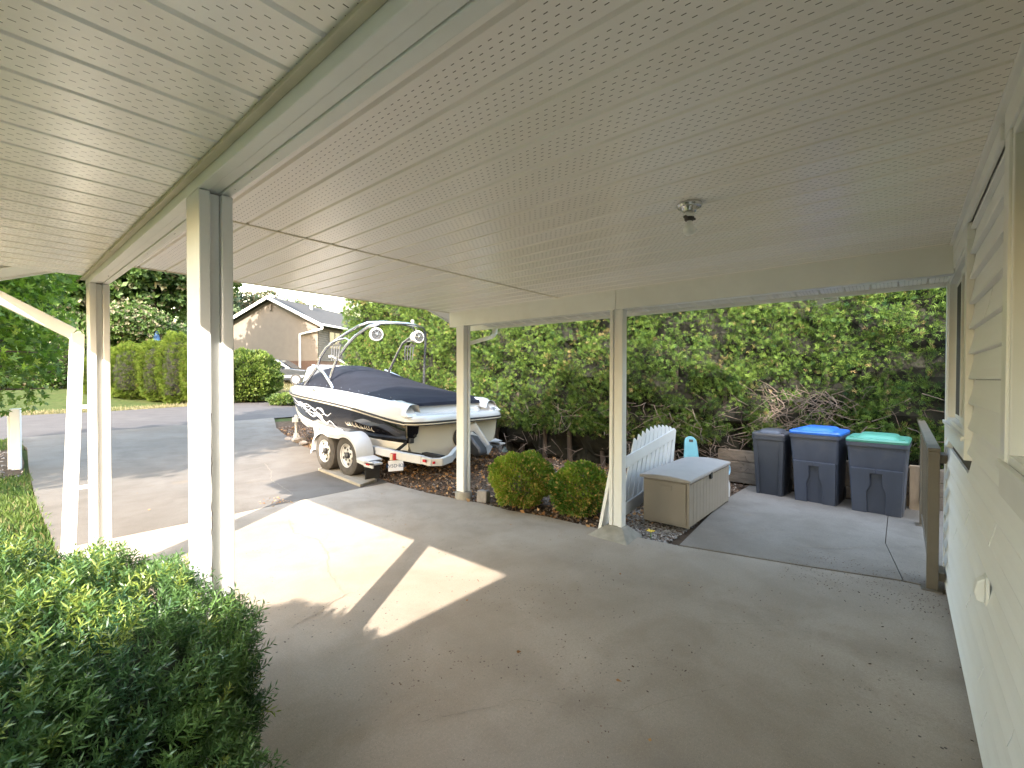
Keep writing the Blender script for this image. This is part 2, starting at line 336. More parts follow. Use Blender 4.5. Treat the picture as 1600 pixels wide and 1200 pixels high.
def box(name, m, x0, x1, y0, y1, z0, z1, parent=None, bev=0.004):
    return MB().box(x0, x1, y0, y1, z0, z1).build(name, m, parent, bev=bev, recalc=False)

# fast numpy cloud of copies of one small template, joined to one mesh
def rot_from(zdir, spin):
    z = zdir/np.linalg.norm(zdir, axis=1, keepdims=True)
    a = np.where(np.abs(z[:, 2:3]) < 0.95, np.array([[0, 0, 1.0]]), np.array([[1.0, 0, 0]]))
    x = np.cross(a, z); x /= np.linalg.norm(x, axis=1, keepdims=True); y = np.cross(z, x)
    c, s = np.cos(spin)[:, None], np.sin(spin)[:, None]
    return np.stack([c*x+s*y, -s*x+c*y, z], axis=2)
def cloud(name, m, tv, tf, pos, zdir, spin, scale, tint, parent=None, kind='stuff', shade_smooth=False):
    tv = np.asarray(tv, float); N_ = len(pos); K = len(tv)
    Rm = rot_from(zdir, spin)
    sc_ = scale if scale.ndim == 2 else np.repeat(scale[:, None], 3, 1)
    V = np.einsum('nij,nkj->nki', Rm, tv[None]*sc_[:, None, :]) + pos[:, None, :]
    V = V.reshape(-1, 3)
    sizes = np.array([len(q) for q in tf]); flat = np.concatenate([np.array(q) for q in tf])
    loops = (flat[None]+np.arange(N_)[:, None]*K).ravel()
    starts = np.concatenate([[0], np.cumsum(sizes)[:-1]])
    ls = (starts[None]+np.arange(N_)[:, None]*len(flat)).ravel()
    me = bpy.data.meshes.new(name)
    me.vertices.add(len(V)); me.vertices.foreach_set('co', V.ravel().astype(np.float32))
    me.loops.add(len(loops)); me.loops.foreach_set('vertex_index', loops.astype(np.int32))
    me.polygons.add(len(ls)); me.polygons.foreach_set('loop_start', ls.astype(np.int32))
    try: me.polygons.foreach_set('loop_total', np.tile(sizes, N_).astype(np.int32))
    except Exception: pass
    me.update(calc_edges=True)
    at = me.color_attributes.new('tint', 'FLOAT_COLOR', 'POINT')
    T = np.ones((N_, K, 4), np.float32); T[:, :, :tint.shape[1]] = tint[:, None, :]
    at.data.foreach_set('color', T.ravel())
    o = link(name, me, m, parent)
    if kind: o['kind'] = kind
    return o
def runit(n):
    v = rng.normal(size=(n, 3)); return v/np.linalg.norm(v, axis=1, keepdims=True)
def tints(n, p2=0.06, lo=0.0, hi=1.0, base=None):
    t = np.zeros((n, 3)); b = rng.random(n) if base is None else base
    t[:, 0] = np.clip(lo+(hi-lo)*b+rng.normal(0, .12, n), 0, 1)
    t[:, 1] = (rng.random(n) < p2)*rng.uniform(.4, 1, n); return t
# templates -------------------------------------------------------------
def strip(p, q, w, up=(0, 1, 0)):
    """a tapering leaf blade from p to q in a plane"""
    p = np.array(p, float); q = np.array(q, float); d = q-p; n = np.cross(d, up); n = n/np.linalg.norm(n)*w/2; m = p+d*0.45
    return [p, m+n, q, m-n]
def cedar_template():
    V = []; F = []
    def st(p, q, w):
        k = len(V); V.extend(strip(p, q, w)); F.append((k, k+1, k+2, k+3))
    st((0, 0, 0), (0, .16, 1.0), .10)
    for i, (h, l) in enumerate(((.12, .55), (.36, .62), (.60, .42))):
        for s in (-1, 1):
            st((0, .02, h), (s*l*.80, .16*(1-2*(i % 2)), h+l*.55), .115)
    return V, F
def yew_template():
    V = []; F = []
    k0 = 19
    for i in range(k0):
        h = .06+.92*i/(k0-1); l = .40*(1-.45*(i/(k0-1))**2)*random.uniform(.8, 1.1)
        a = i*2.4; d = (math.cos(a), math.sin(a)*.8)
        k = len(V); q = (d[0]*l, d[1]*l, h+l*random.uniform(.55, .95))
        V.extend(strip((0, 0, h), q, .062, (-d[1], d[0], .3) if i % 2 else (0, 0, 1))); F.append((k, k+1, k+2, k+3))
    k = len(V); V.extend(strip((0, 0, 0), (0, 0, 1.02), .05)); F.append((k, k+1, k+2, k+3))
    return V, F
LEAF = ([(0, 0, 0), (.3, .04, .4), (0, .0, 1), (-.3, .04, .4)], [(0, 1, 2), (0, 2, 3)])
def maple_template():
    pts = [(0, 0)]; V = [(0, 0, 0)]; F = []
    lobes = [(-115, .55), (-60, .85), (0, 1.0), (60, .85), (115, .55)]
    for i, (a, l) in enumerate(lobes):
        t = R(a); t0 = R(a-24); t1 = R(a+24)
        k = len(V); V += [(math.sin(t0)*.42*l, .05, .2+math.cos(t0)*.42*l), (math.sin(t)*l, -.08*abs(math.sin(t)), .2+math.cos(t)*l), (math.sin(t1)*.42*l, .05, .2+math.cos(t1)*.42*l)]
        F.append((0, k, k+1, k+2))
    return V, F
CED = cedar_template(); YEW = yew_template(); MAP = maple_template()
CLUST = ([], [])
for _i in range(5):   # clump of five leaves for the far trees
    _a = 2*math.pi*_i/5; _k = len(CLUST[0]); _t = .5+.3*(_i % 2)
    _q = Vector((math.cos(_a)*_t, math.sin(_a)*_t, .7)); _s = Vector((-math.sin(_a), math.cos(_a), .2))*.26
    CLUST[0].extend([(0, 0, 0), tuple(_q*.5+_s), tuple(_q*1.0), tuple(_q*.5-_s)]); CLUST[1].append((_k, _k+1, _k+2, _k+3))

def noise3(p, f, seed):   # cheap smooth noise by summed sines, -1..1
    r = np.random.default_rng(seed); out = 0
    for i in range(6):
        k = r.normal(size=3)*f*(1+.35*i); out = out+np.sin(p@k+r.uniform(0, 6.28))
    return out/3.2
def blob_points(n, c, rad, seed, depth=.18, lump=.16, lf=2.2):
    d = runit(n); c = np.array(c); rad = np.array(rad)
    rr = 1+lump*noise3(d, lf, seed)-np.abs(rng.normal(0, depth, n))
    return c+d*rad*rr[:, None], d/rad

# ------------------------------------------------------------------ ground
def gz(x, y):
    t = y-.2*x
    def ss(a, b, v): u = min(1, max(0, (v-a)/(b-a))); return u*u*(3-2*u)
    if t < 13.7: return .25*ss(8.5, 13.7, t)
    if t < 19: return .25+.2*(t-13.7)/5.3
    return .45+.62*ss(19, 25.5, t)
def sheet(name, poly, m, dz, parent=None, thick=0.0, step=0.6, label=None):
    """polygon cut to a grid draped on the terrain"""
    import bmesh
    bm = bmesh.new(); vs = [bm.verts.new((x, y, 0)) for x, y in poly]; bm.faces.new(vs)
    for ax in (0, 1):
        lo = min(p[ax] for p in poly); hi = max(p[ax] for p in poly); c = math.ceil(lo/step)*step+1e-3
        while c < hi:
            pc = [0, 0, 0]; pn = [0, 0, 0]; pc[ax] = c; pn[ax] = 1
            bmesh.ops.bisect_plane(bm, geom=bm.verts[:]+bm.edges[:]+bm.faces[:], plane_co=pc, plane_no=pn); c += step
    if thick:
        top = bm.faces[:]; r = bmesh.ops.extrude_face_region(bm, geom=top)
        nv = {v for v in r['geom'] if isinstance(v, bmesh.types.BMVert)}
        for v in bm.verts: v.co.z = gz(v.co.x, v.co.y)+dz-(0 if v in nv else thick)
    else:
        for v in bm.verts: v.co.z = gz(v.co.x, v.co.y)+dz
    bmesh.ops.recalc_face_normals(bm, faces=bm.faces)
    if not thick:
        for f in bm.faces:
            if f.normal.z < 0: f.normal_flip()
    me = bpy.data.meshes.new(name); bm.to_mesh(me); bm.free()
    o = link(name, me, m, parent)
    if not parent: o['kind'] = 'structure'
    return o
def terrain():
    xs = np.concatenate([np.linspace(-400, -20, 12), np.arange(-18, 46, 1.0), np.linspace(50, 600, 14)])
    ys = np.concatenate([np.linspace(-300, -10, 10), np.arange(-8, 60, 1.0), np.linspace(64, 700, 14)])
    V = [(x, y, gz(x, y)-.05) for y in ys for x in xs]; nx = len(xs)
    F = [(j*nx+i, j*nx+i+1, (j+1)*nx+i+1, (j+1)*nx+i) for j in range(len(ys)-1) for i in range(nx-1)]
    o = link('ground', mkmesh('ground', V, F), M['turf']); o['kind'] = 'structure'
terrain()
SLAB = [(.42, -.27), (4.42, -.27), (4.42, -.02), (4.25, .6), (4.05, 1.5), (3.99, 2.3), (3.97, 2.9), (3.88, 3.35), (3.89, 3.75), (3.83, 4.1), (3.77, 4.65), (3.78, 5.56), (.42, 5.56)]
sheet('carport_floor', SLAB, M['conc'], 0, thick=.12)
DRIVE = [(.42, 5.575), (3.79, 5.575), (4.09, 7.28), (4.40, 8.76), (4.64, 10.5), (5.1, 12.6), (5.9, 14.75), (4.4, 14.45), (.40, 13.75), (.55, 12.2), (.49, 10.6), (.43, 8.0)]
sheet('driveway', DRIVE, M['conc_drive'], 0, thick=.12)
sheet('waste_bin_pad', [(4.44, -.02), (4.27, .60), (4.07, 1.50), (5.97, 1.64), (6.98, 1.60), (6.98, .10), (5.35, .10)], M['conc_pad'], .004, thick=.12)
sheet('side_path', [(4.445, -.027), (5.35, .094), (6.98, .094), (9.3, .0), (9.3, -1.4), (4.75, -1.4), (4.64, -.27), (4.44, -.27)], M['conc_pad'], .002, thick=.12)
ROADL = [(-60, 6.5), (-12, 12.0), (0, 13.68), (.41, 13.76), (3.0, 14.2), (4.45, 14.46), (5.94, 14.76), (9, 15.4), (40, 22.5), (120, 40), (118, 46), (40, 28.6), (14, 23.9), (10.6, 22.6), (8.7, 21.6), (6.3, 20.5), (4.8, 19.8), (2.5, 19.0), (.6, 18.7), (-12, 17.0), (-60, 12)]
sheet('road', ROADL, M['asphalt'], -.015, step=1.5)
sheet('mulch_bed', [(3.7, -.1), (12.0, -.1), (12.0, 13.9), (5.4, 13.9), (4.9, 12.6), (4.5, 10.5), (4.25, 8.8), (3.95, 7.3), (3.65, 5.5), (3.65, 4.6), (3.7, 3.0)], M['soil'], -.035)
sheet('shrub_bed', [(-2.5, .5), (.425, .5), (.425, 4.6), (-2.5, 4.6)], M['soil'], -.03)
# soil round the white post
sheet('post_mulch', [(-1.5, 9.9), (.40, 10.1), (.46, 11.0), (.46, 12.4), (-1.5, 12.6)], M['soil'], -.03)
def ribbon(name, pts, w, m, z, jit=.012, parent=None):
    P = []
    for i in range(len(pts)-1):
        a, b = Vector(pts[i]), Vector(pts[i+1]); n = max(2, int((b-a).length/.035))
        for k in range(n): P.append(a.lerp(b, k/n))
    P.append(Vector(pts[-1])); v = []; f = []
    for i, p in enumerate(P):
        d = (P[min(i+1, len(P)-1)]-P[max(0, i-1)]).normalized(); nrm = Vector((-d.y, d.x)); j = random.uniform(-jit, jit)
        ww = w*random.uniform(.25, 1.0); q = p+nrm*j
        v += [(q.x-nrm.x*ww/2, q.y-nrm.y*ww/2, gz(q.x, q.y)+z), (q.x+nrm.x*ww/2, q.y+nrm.y*ww/2, gz(q.x, q.y)+z)]
        if i: k = len(v); f.append((k-4, k-3, k-1, k-2))
    o = link(name, mkmesh(name, v, f), m, parent)
    if not parent: o['kind'] = 'structure'
    return o
cr = [[(2.12, 4.95), (1.95, 4.45), (2.02, 4.1), (1.93, 3.75), (1.72, 3.3), (1.62, 2.9), (1.2, 2.75)],
      [(1.62, 2.9), (1.95, 2.75), (2.3, 3.1), (2.75, 3.2), (3.2, 3.35), (3.75, 3.55)],
      [(2.6, 1.9), (2.9, 1.4), (2.85, .9), (3.2, .5)], [(1.2, 1.6), (1.6, 1.35), (1.9, .9), (2.4, .6)], [(1.9, 2.3), (1.62, 2.9)]]
for k, c in enumerate(cr): ribbon('floor_crack', c, .008 if k < 1 else .004, M['crack'], .004)
ribbon('pad_crack', [(4.6, .8), (5.0, .3), (5.5, -.2)], .008, M['crack'], .009)
ribbon('pad_crack', [(4.45, 1.35), (5.0, 1.0), (5.2, .55)], .006, M['crack'], .009)
ribbon('driveway_crack', [(2.6, 5.9), (2.75, 7.0), (3.0, 7.6), (3.2, 8.4)], .010, M['crack'], .004)

# ------------------------------------------------------------------ carport
CZ = 2.33
cp = thing('carport', 'white carport on paired timber posts with a cream vented vinyl ceiling, joined to the house', 'carport', (2.2, 2.2, 0))
def P(o):   # keep world coordinates while parenting to a thing that stands elsewhere
    return o
def par(o, root):
    o.parent = root; o.matrix_parent_inverse = Matrix.Translation(root.location).inverted() if root.rotation_euler.z == 0 else root.matrix_world.inverted()
    return o
def pbox(name, m, root, x0, x1, y0, y1, z0, z1, bev=.004): return par(box(name, m, x0, x1, y0, y1, z0, z1, None, bev), root)
def pb(mb, name, m, root, bev=0, sm=None): return par(mb.build(name, m, None, bev=bev, sm=sm), root)
def panel_mesh(name, w, length, ax, m, g=.009):
    # bottom profile with chamfered lips, extruded; local origin at one corner, underside at z = 0
    prof = [(.0015, .030), (.0015, .012), (g, 0), (w-g, 0), (w-.0015, .012), (w-.0015, .030)]
    mb = MB()
    if ax == 'y': mb.prism(prof, lambda a, z: (a, 0, z), lambda a, z: (a, length, z))
    else: mb.prism(prof, lambda a, z: (0, a, z), lambda a, z: (length, a, z))
    me = mkmesh(name, mb.v, mb.f)
    import bmesh
    bm = bmesh.new(); bm.from_mesh(me); bmesh.ops.recalc_face_normals(bm, faces=bm.faces); bm.to_mesh(me); bm.free()
    me.materials.append(m); return me
SP = .1625
mA = panel_mesh('ceiling_panel', SP, 2.70+.215, 'y', M['soffit_y']); mB = panel_mesh('ceiling_panel_outer', SP, 1.66, 'y', M['soffit_y'])
x = .784-SP
while x < 3.88:
    par(link('ceiling_panel', mA, None, None, (x, -.215, CZ)), cp); par(link('ceiling_panel', mB, None, None, (x, 2.722, CZ)), cp)
    x += SP
pb(MB().box(.60, 3.9, -.215, 4.38, CZ+.0305, CZ+.04), 'ceiling_backing', M['soffit_back'], cp)
mC = panel_mesh('ceiling_panel_porch', SP, .53, 'x', M['soffit_x'])
y = 1.068-SP*9
while y < 4.30:
    par(link('ceiling_panel', mC, None, None, (-.045, y, 2.20)), cp); y += SP
pb(MB().box(-.045, .485, -.4, 4.42, 2.2305, 2.24), 'ceiling_backing', M['soffit_back'], cp)
# trims
pbox('seam_trim', M['soffit_back'], cp, .60, 3.9, 2.7005, 2.7215, CZ-.004, CZ+.02, .002)
pbox('wall_channel', M['aluminium_white'], cp, .60, 3.9, -.245, -.2155, CZ-.012, CZ+.03, .003)
pbox('edge_trim', M['soffit_back'], cp, .60, 3.9, 4.3825, 4.405, CZ-.006, CZ+.03, .003)
pbox('beam_channel', M['soffit_back'], cp, .464, .4895, -.4, 4.42, 2.185, 2.1985, .003)
pbox('cove_trim', M['white_beam'], cp, .597, .6195, -.215, 4.38, CZ-.03, CZ+.028, .008)
# built-up beam on the near posts: three boards side by side
for a, b_, zz in ((.49, .5245, 2.15), (.527, .5605, 2.155), (.563, .5965, 2.151)):
    pbox('beam_board', M['white_beam'], cp, a, b_, -.4, 4.40, zz, 2.38, .003)
pbox('beam_gap', M['gap'], cp, .526, .562, -.39, 4.39, 2.165, 2.37, 0)
# far beam
pbox('far_beam', M['white_beam'], cp, 3.905, 3.99, 2.06, 4.40, 2.145, 2.36, .004)
pbox('far_beam', M['white_beam'], cp, 3.905, 3.99, -.24, 2.055, 2.148, 2.36, .004)
# posts: two planks with a recessed filler
def post(x, y, wx, wy, z0, z1, split='x', foot=None):
    root = MB(); t = .036
    if split == 'x':
        w0 = pbox('post', M['white'], cp, x, x+t, y, y+wy, z0, z1, .004)
        box_in = [('post_filler', x+t+.001, x+wx-t-.001, y+.022, y+wy-.022), ('post_plank', x+wx-t, x+wx, y+.004, y+wy)]
    else:
        w0 = pbox('post', M['white'], cp, x, x+wx, y, y+t, z0, z1, .004)
        box_in = [('post_filler', x+.018, x+wx-.018, y+t+.001, y+wy-t-.001), ('post_plank', x+.003, x+wx, y+wy-t, y+wy)]
    for nm, a, b_, c, d in box_in:
        o = box(nm, M['white'], a, b_, c, d, z0, z1-.001, None, .004); o.parent = w0; o.matrix_parent_inverse = Matrix.Translation(-Vector(cp.location)) @ Matrix.Translation(cp.location)
    return w0
post(.49, 1.83, .107, .145, 0, 2.148)
post(.49, 4.23, .107, .145, 0, 2.148)
post(3.905, 1.985, .088, .135, .085, 2.146, 'y')
post(3.85, 4.08, .125, .125, .09, 2.143)
pb(MB().add([(3.72, 1.83, -.02), (4.13, 1.87, -.02), (4.12, 2.28, -.02), (3.74, 2.3, -.02), (3.885, 1.965, .095), (4.01, 1.965, .095), (4.01, 2.14, .095), (3.885, 2.14, .095)],
           [(0, 1, 5, 4), (1, 2, 6, 5), (2, 3, 7, 6), (3, 0, 4, 7), (4, 5, 6, 7)]), 'post_footing', M['footing'], cp, bev=.01)
pb(MB().lathe([(.105, -.02), (.105, .075), (.095, .088), (.001, .088)], 20, (3.912, 4.142, 0)), 'post_footing', M['footing'], cp, sm=40)
# outer soffit beyond the far beam, running to the gutter
mD = panel_mesh('outer_soffit_panel', SP, .485, 'x', M['soffit_x'])
y = -.30
while y < 4.25:
    o = link('outer_soffit_panel', mD, None, None, (3.995, y, 2.245), (0, R(7), 0)); par(o, cp); y += SP
pb(MB().bar((4.24, -.35, 2.285), (4.24, 4.4, 2.285), .50, .006), 'ceiling_backing', M['soffit_back'], cp)
pbox('fascia', M['aluminium_white'], cp, 4.482, 4.50, -.35, 4.9, 2.155, 2.34, .003)
pb(MB().prism([(4.502, 2.17), (4.60, 2.19), (4.625, 2.30), (4.612, 2.30), (4.59, 2.20), (4.512, 2.18), (4.512, 2.31), (4.502, 2.31)], lambda a, z: (a, -.35, z), lambda a, z: (a, 4.92, z)), 'gutter', M['aluminium_white'], cp)
# left eave
pbox('fascia', M['aluminium_white'], cp, -.065, -.047, .2, 4.9, 2.12, 2.31, .003)
# rake boards of the gable and roof
RX, RZ, EL_, ER_ = 2.2, 3.12, -.09, 4.62
pitL = (RZ-2.28)/(RX-EL_)
for (xa, za, xb, zb) in ((EL_, 2.213, RX, RZ), (ER_, 2.297, RX, RZ)):
    pb(MB().add([(xa, 4.43, za-.085), (xb, 4.43, zb-.085), (xb, 4.898, zb-.085), (xa, 4.898, za-.085), (xa, 4.43, za-.07), (xb, 4.43, zb-.07), (xb, 4.898, zb-.07), (xa, 4.898, za-.07)], [(0, 1, 2, 3), (7, 6, 5, 4), (0, 4, 5, 1), (1, 5, 6, 2), (2, 6, 7, 3), (3, 7, 4, 0)]), 'rake_soffit', M['soffit_x'], cp)
    pb(MB().add([(xa, 4.90, za-.10), (xb, 4.90, zb-.10), (xb, 4.90, zb+.16), (xa, 4.90, za+.10), (xa, 4.925, za-.10), (xb, 4.925, zb-.10), (xb, 4.925, zb+.16), (xa, 4.925, za+.10)],
        [(0, 1, 2, 3), (7, 6, 5, 4), (0, 4, 5, 1), (3, 2, 6, 7), (0, 3, 7, 4), (1, 5, 6, 2)]), 'rake_board', M['aluminium_white'], cp)
    pb(MB().add([(xa, -3.5, za+.11), (xb, -3.5, zb+.17), (xb, 4.95, zb+.17), (xa, 4.95, za+.11), (xa, -3.5, za+.15), (xb, -3.5, zb+.22), (xb, 4.95, zb+.22), (xa, 4.95, za+.15)],
        [(0, 1, 2, 3), (7, 6, 5, 4), (0, 4, 5, 1), (3, 2, 6, 7), (0, 3, 7, 4), (1, 5, 6, 2)]), 'roof_slope', M['shingle'], cp)
pb(MB().add([(.5, 4.39, CZ+.045), (3.99, 4.39, CZ+.045), (3.99, 4.39, 2.42), (RX, 4.39, RZ+.02), (.5, 4.39, 2.39)], [(0, 1, 2, 3, 4)]), 'gable_wall', M['siding'], cp)
# downspouts
def downspout(pts, w=.07, d=.055, seams=True):
    mb = MB()
    for a, b_ in zip(pts[:-1], pts[1:]): mb.bar(a, b_, w, d, (1, 0, 0) if abs(Vector(b_).z-Vector(a).z) > 1.0 else (0, 0, 1))
    return pb(mb, 'downspout', M['aluminium_white'], cp, bev=.006)
downspout([(-.06, 4.37, 2.16), (-.04, 4.37, 2.08), (.42, 4.37, 1.80), (.445, 4.37, 1.77)], .07, .075)
downspout([(.442, 4.37, 1.80), (.375, 4.37, .02)], .085, .07)
cp_x = lambda z_: .44-.04*(1.8-z_)
for z_ in (1.28, .72): pbox('downspout_strap', M['aluminium_white'], cp, cp_x(z_), .4895, 4.322, 4.329, z_, z_+.025, .001)
downspout([(4.56, 4.2, 2.2), (4.54, 4.2, 2.09), (4.50, 4.22, 2.05), (4.08, 4.35, 1.92), (4.03, 4.35, 1.90)], .055, .05)
downspout([(4.03, 4.34, 1.91), (4.03, 4.33, .1)], .05, .05)
pb(MB().bar((4.56, .52, 2.18), (4.56, .52, 2.13), .045, .035).bar((4.56, .54, 2.13), (4.55, .40, 2.15), .03, .03), 'downspout', M['aluminium_white'], cp, bev=.004)

mb = MB(); rn = random.Random(3)
for k_ in range(12):
    y_ = rn.uniform(1.0, 4.2); x_ = rn.choice([.505, .545, .58]); mb.lathe([(.001, -.0006), (.0022, -.0006), (.0022, .004), (.001, .004)], 6, (x_, y_, 2.151))
o = pb(mb, 'nail_heads', M['socket'], cp); o['kind'] = 'stuff'
# split running down the near post
sp = MB(); v = []; f = []
for i in range(40):
    z_ = .75+i*.016; x_ = .5225+.001*math.sin(i*.9)+.001*math.sin(i*2.3); w_ = .0008*(1.2+math.sin(i*.5)); v += [(x_-w_, 1.8293, z_), (x_+w_, 1.8293, z_)]
    if i: k = len(v); f.append((k-4, k-3, k-1, k-2))
pb(MB().add(v, f), 'split', M['socket'], cp)
# ceiling light ---------------------------------------------------------
lt = thing('ceiling_light', 'bare frosted bulb in a dark socket under a round nickel ceiling base', 'ceiling light', (2.20, .775, CZ))
MB().lathe([(.001, -.002), (.076, -.002), (.078, -.014), (.072, -.026), (.058, -.030), (.052, -.026), (.046, -.036), (.040, -.052), (.026, -.060), (.001, -.060)], 32).build('base_plate', M['nickel'], lt, sm=35)
MB().lathe([(.030, -.060), (.034, -.068), (.034, -.084), (.028, -.09), (.001, -.09)], 24).build('collar', M['aluminium_white'], lt, sm=35)
MB().lathe([(.001, -.088), (.030, -.088), (.030, -.104), (.022, -.112), (.001, -.112)], 16).bar((-.055, .01, -.094), (-.025, .005, -.098), .018, .014).bar((.02, -.005, -.094), (.056, -.012, -.088), .02, .014).build('socket', M['socket'], lt, sm=35)
MB().lathe([(.001, -.110), (.016, -.112), (.018, -.128), (.028, -.142), (.036, -.158), (.038, -.172), (.034, -.188), (.022, -.200), (.001, -.206)], 24).build('bulb', M['bulb'], lt, sm=60)
lt.scale = (.74, .74, .74)

# ------------------------------------------------------------------ house wall
hs = thing('house', 'pale cream sided house wall with two white framed windows at the right', 'house', (4.6, -.6, 0))
WY = -.268
EXP = .121
rows = []
z = .045
while z < CZ+.02: rows.append(z); z += EXP
W1 = (3.13, 4.44, 1.10, 2.26); W2 = (.6, 2.07, 1.14, 2.325)
def plank_mesh(x0, x1, z0, h):
    prof = [(0, z0), (.021, z0+.002), (.022, z0+.010), (.013, z0+h*.35), (.005, z0+h*.72), (.002, z0+h-.002), (-.01, z0+h-.002), (-.01, z0)]
    return MB().prism(prof, lambda d, zz: (x0, WY+d, zz), lambda d, zz: (x1, WY+d, zz))
rr = random.Random(5)
for i, z0 in enumerate(rows):
    h = min(EXP, CZ+.02-z0)
    spans = [(-6.0, 4.595)]
    for w in (W1, W2):
        if z0+h > w[2]+.02 and z0 < w[3]-.02:
            ns = []
            for a, b_ in spans:
                if w[0] > a and w[1] < b_: ns += [(a, w[0]), (w[1], b_)]
                else: ns.append((a, b_))
            spans = ns
    for a, b_ in spans:
        cuts = [a]
        for c in ((3.02, 2.35, 1.2)[i % 3], (3.9, 3.3, 2.7, 2.1)[i % 4]):
            c += rr.uniform(-.15, .15)
            if a+.4 < c < b_-.4 and all(abs(c-q) > .4 for q in cuts): cuts.append(c)
        cuts = sorted(cuts)+[b_]
        for c0, c1 in zip(cuts[:-1], cuts[1:]):
            dy = rr.uniform(-.001, .0015)
            pb(plank_mesh(c0+.002, c1-.002, z0, h), 'siding_plank', M['siding'], hs).location.y += dy
pb(MB().box(-6, 4.60, WY-.16, WY-.012, .0, 2.75), 'wall', M['gap'], hs)
pb(MB().box(-6.0, 4.6, WY-.012, WY-.002, -.1, .05), 'foundation', M['footing'], hs)
pbox('corner_trim', M['siding'], hs, 4.595, 4.66, WY-.05, WY+.022, .02, CZ+.3, .004)
pb(MB().box(4.60, 4.62, -6.0, WY-.05, 0, 2.6), 'side_wall', M['siding'], hs)
pb(MB().box(-6, 4.8, -7.2, -.32, 2.42, 2.46).add([(-6.2, -.25, 2.66), (4.9, -.25, 2.66), (4.0, -2.5, 4.5), (.9, -3.2, 6.3), (-6.2, -3.2, 6.3)], [(0, 1, 2), (0, 2, 3), (0, 3, 4)]).add([(4.9, -.25, 2.66), (4.9, -6.6, 2.66), (4.0, -4.2, 4.5), (4.0, -2.5, 4.5), (.9, -3.2, 6.3)], [(0, 1, 2), (0, 2, 3), (3, 2, 4)]).add([(-6.2, -6.6, 2.66), (4.9, -6.6, 2.66), (4.0, -4.2, 4.5), (.9, -3.2, 6.3), (-6.2, -3.2, 6.3)], [(2, 1, 0), (3, 2, 0), (4, 3, 0)]), 'roof', M['shingle'], hs)  # out-of-view roof, ridge and hip shaped to throw shade on the hedge
pbox('eave_fascia', M['aluminium_white'], hs, -6.2, -.10, .17, .2, 2.24, 2.42, .003)
pb(MB().add([(-6.2, -.27, 2.26), (-.1, -.27, 2.26), (-.1, .17, 2.26), (-6.2, .17, 2.26)], [(0, 1, 2, 3)]), 'eave_soffit', M['soffit_x'], hs)
pb(MB().add([(-6.2, .21, 2.42), (-.1, .21, 2.42), (-.1, -.3, 2.68), (-6.2, -.3, 2.68)], [(0, 1, 2, 3)]), 'eave_roof', M['shingle'], hs)
def window(x0, x1, z0, z1, mull):
    y0, y1 = WY, WY+.034
    t = .085
    root = par(MB().box(x0, x1, WY+.002, y1, z1-t, z1).box(x0, x1, WY+.002, y1, z0, z0+t+.02).box(x0, x0+t, WY+.002, y1-.001, z0+t+.02, z1-t).box(x1-t, x1, WY+.002, y1-.001, z0+t+.02, z1-t).build('window', M['vinyl'], None, bev=.004), hs)
    def sub(nm, mb, m, bev=.003):
        o = mb.build(nm, m, None, bev=bev); o.parent = root; o.matrix_parent_inverse = Matrix.Translation(hs.location) @ Matrix.Translation(-Vector(hs.location)); return o
    a0, a1, b0, b1 = x0+t, x1-t, z0+t+.02, z1-t
    mb = MB()
    def ring(X0, X1, Z0, Z1, w, ya, yb):
        mb.box(X0, X1, ya, yb, Z1-w, Z1).box(X0, X1, ya, yb, Z0, Z0+w).box(X0, X0+w, ya, yb, Z0+w, Z1-w).box(X1-w, X1, ya, yb, Z0+w, Z1-w)
    ring(a0, a1, b0, b1, .03, WY-.03, WY+.026)
    xm = a0+(a1-a0)*mull
    ring(a0+.031, xm+.02, b0+.031, b1-.031, .04, WY-.025, WY+.004)
    ring(xm+.022, a1-.031, b0+.031, b1-.031, .028, WY-.03, WY-.010)
    sub('window_frame', mb, M['vinyl'])
    sub('window_pane', MB().box(a0+.06, xm-.01, WY-.012, WY-.008, b0+.06, b1-.06), M['glassw'], 0)
    sub('window_pane', MB().box(xm+.05, a1-.05, WY-.022, WY-.018, b0+.05, b1-.05), M['glassw'], 0)
    sub('window_sill', MB().box(x0+.02, x1-.02, WY+.03, y1+.012, z0+t+.006, z0+t+.028), M['vinyl'])
window(W1[0], W1[1], W1[2], W1[3], .5)
window(W2[0], W2[1], W2[2], W2[3], .62)
pbox('frieze_board', M['aluminium_white'], hs, -.05, 4.594, WY+.018, WY+.034, 2.262, 2.317, .004) if False else None
pbox('frieze_board', M['aluminium_white'], hs, 2.135, 4.594, WY+.018, WY+.036, 2.262, 2.318, .006)
# dryer vent
v = pb(MB().box(2.41, 2.475, WY+.012, WY+.024, .655, .765).prism([(0, .76), (.022, .74), (.03, .70), (.024, .67), (.0, .665)], lambda d, zz: (2.415, WY+.024+d, zz), lambda d, zz: (2.468, WY+.024+d, zz)), 'wall_vent', M['vinyl'], hs, bev=.005)

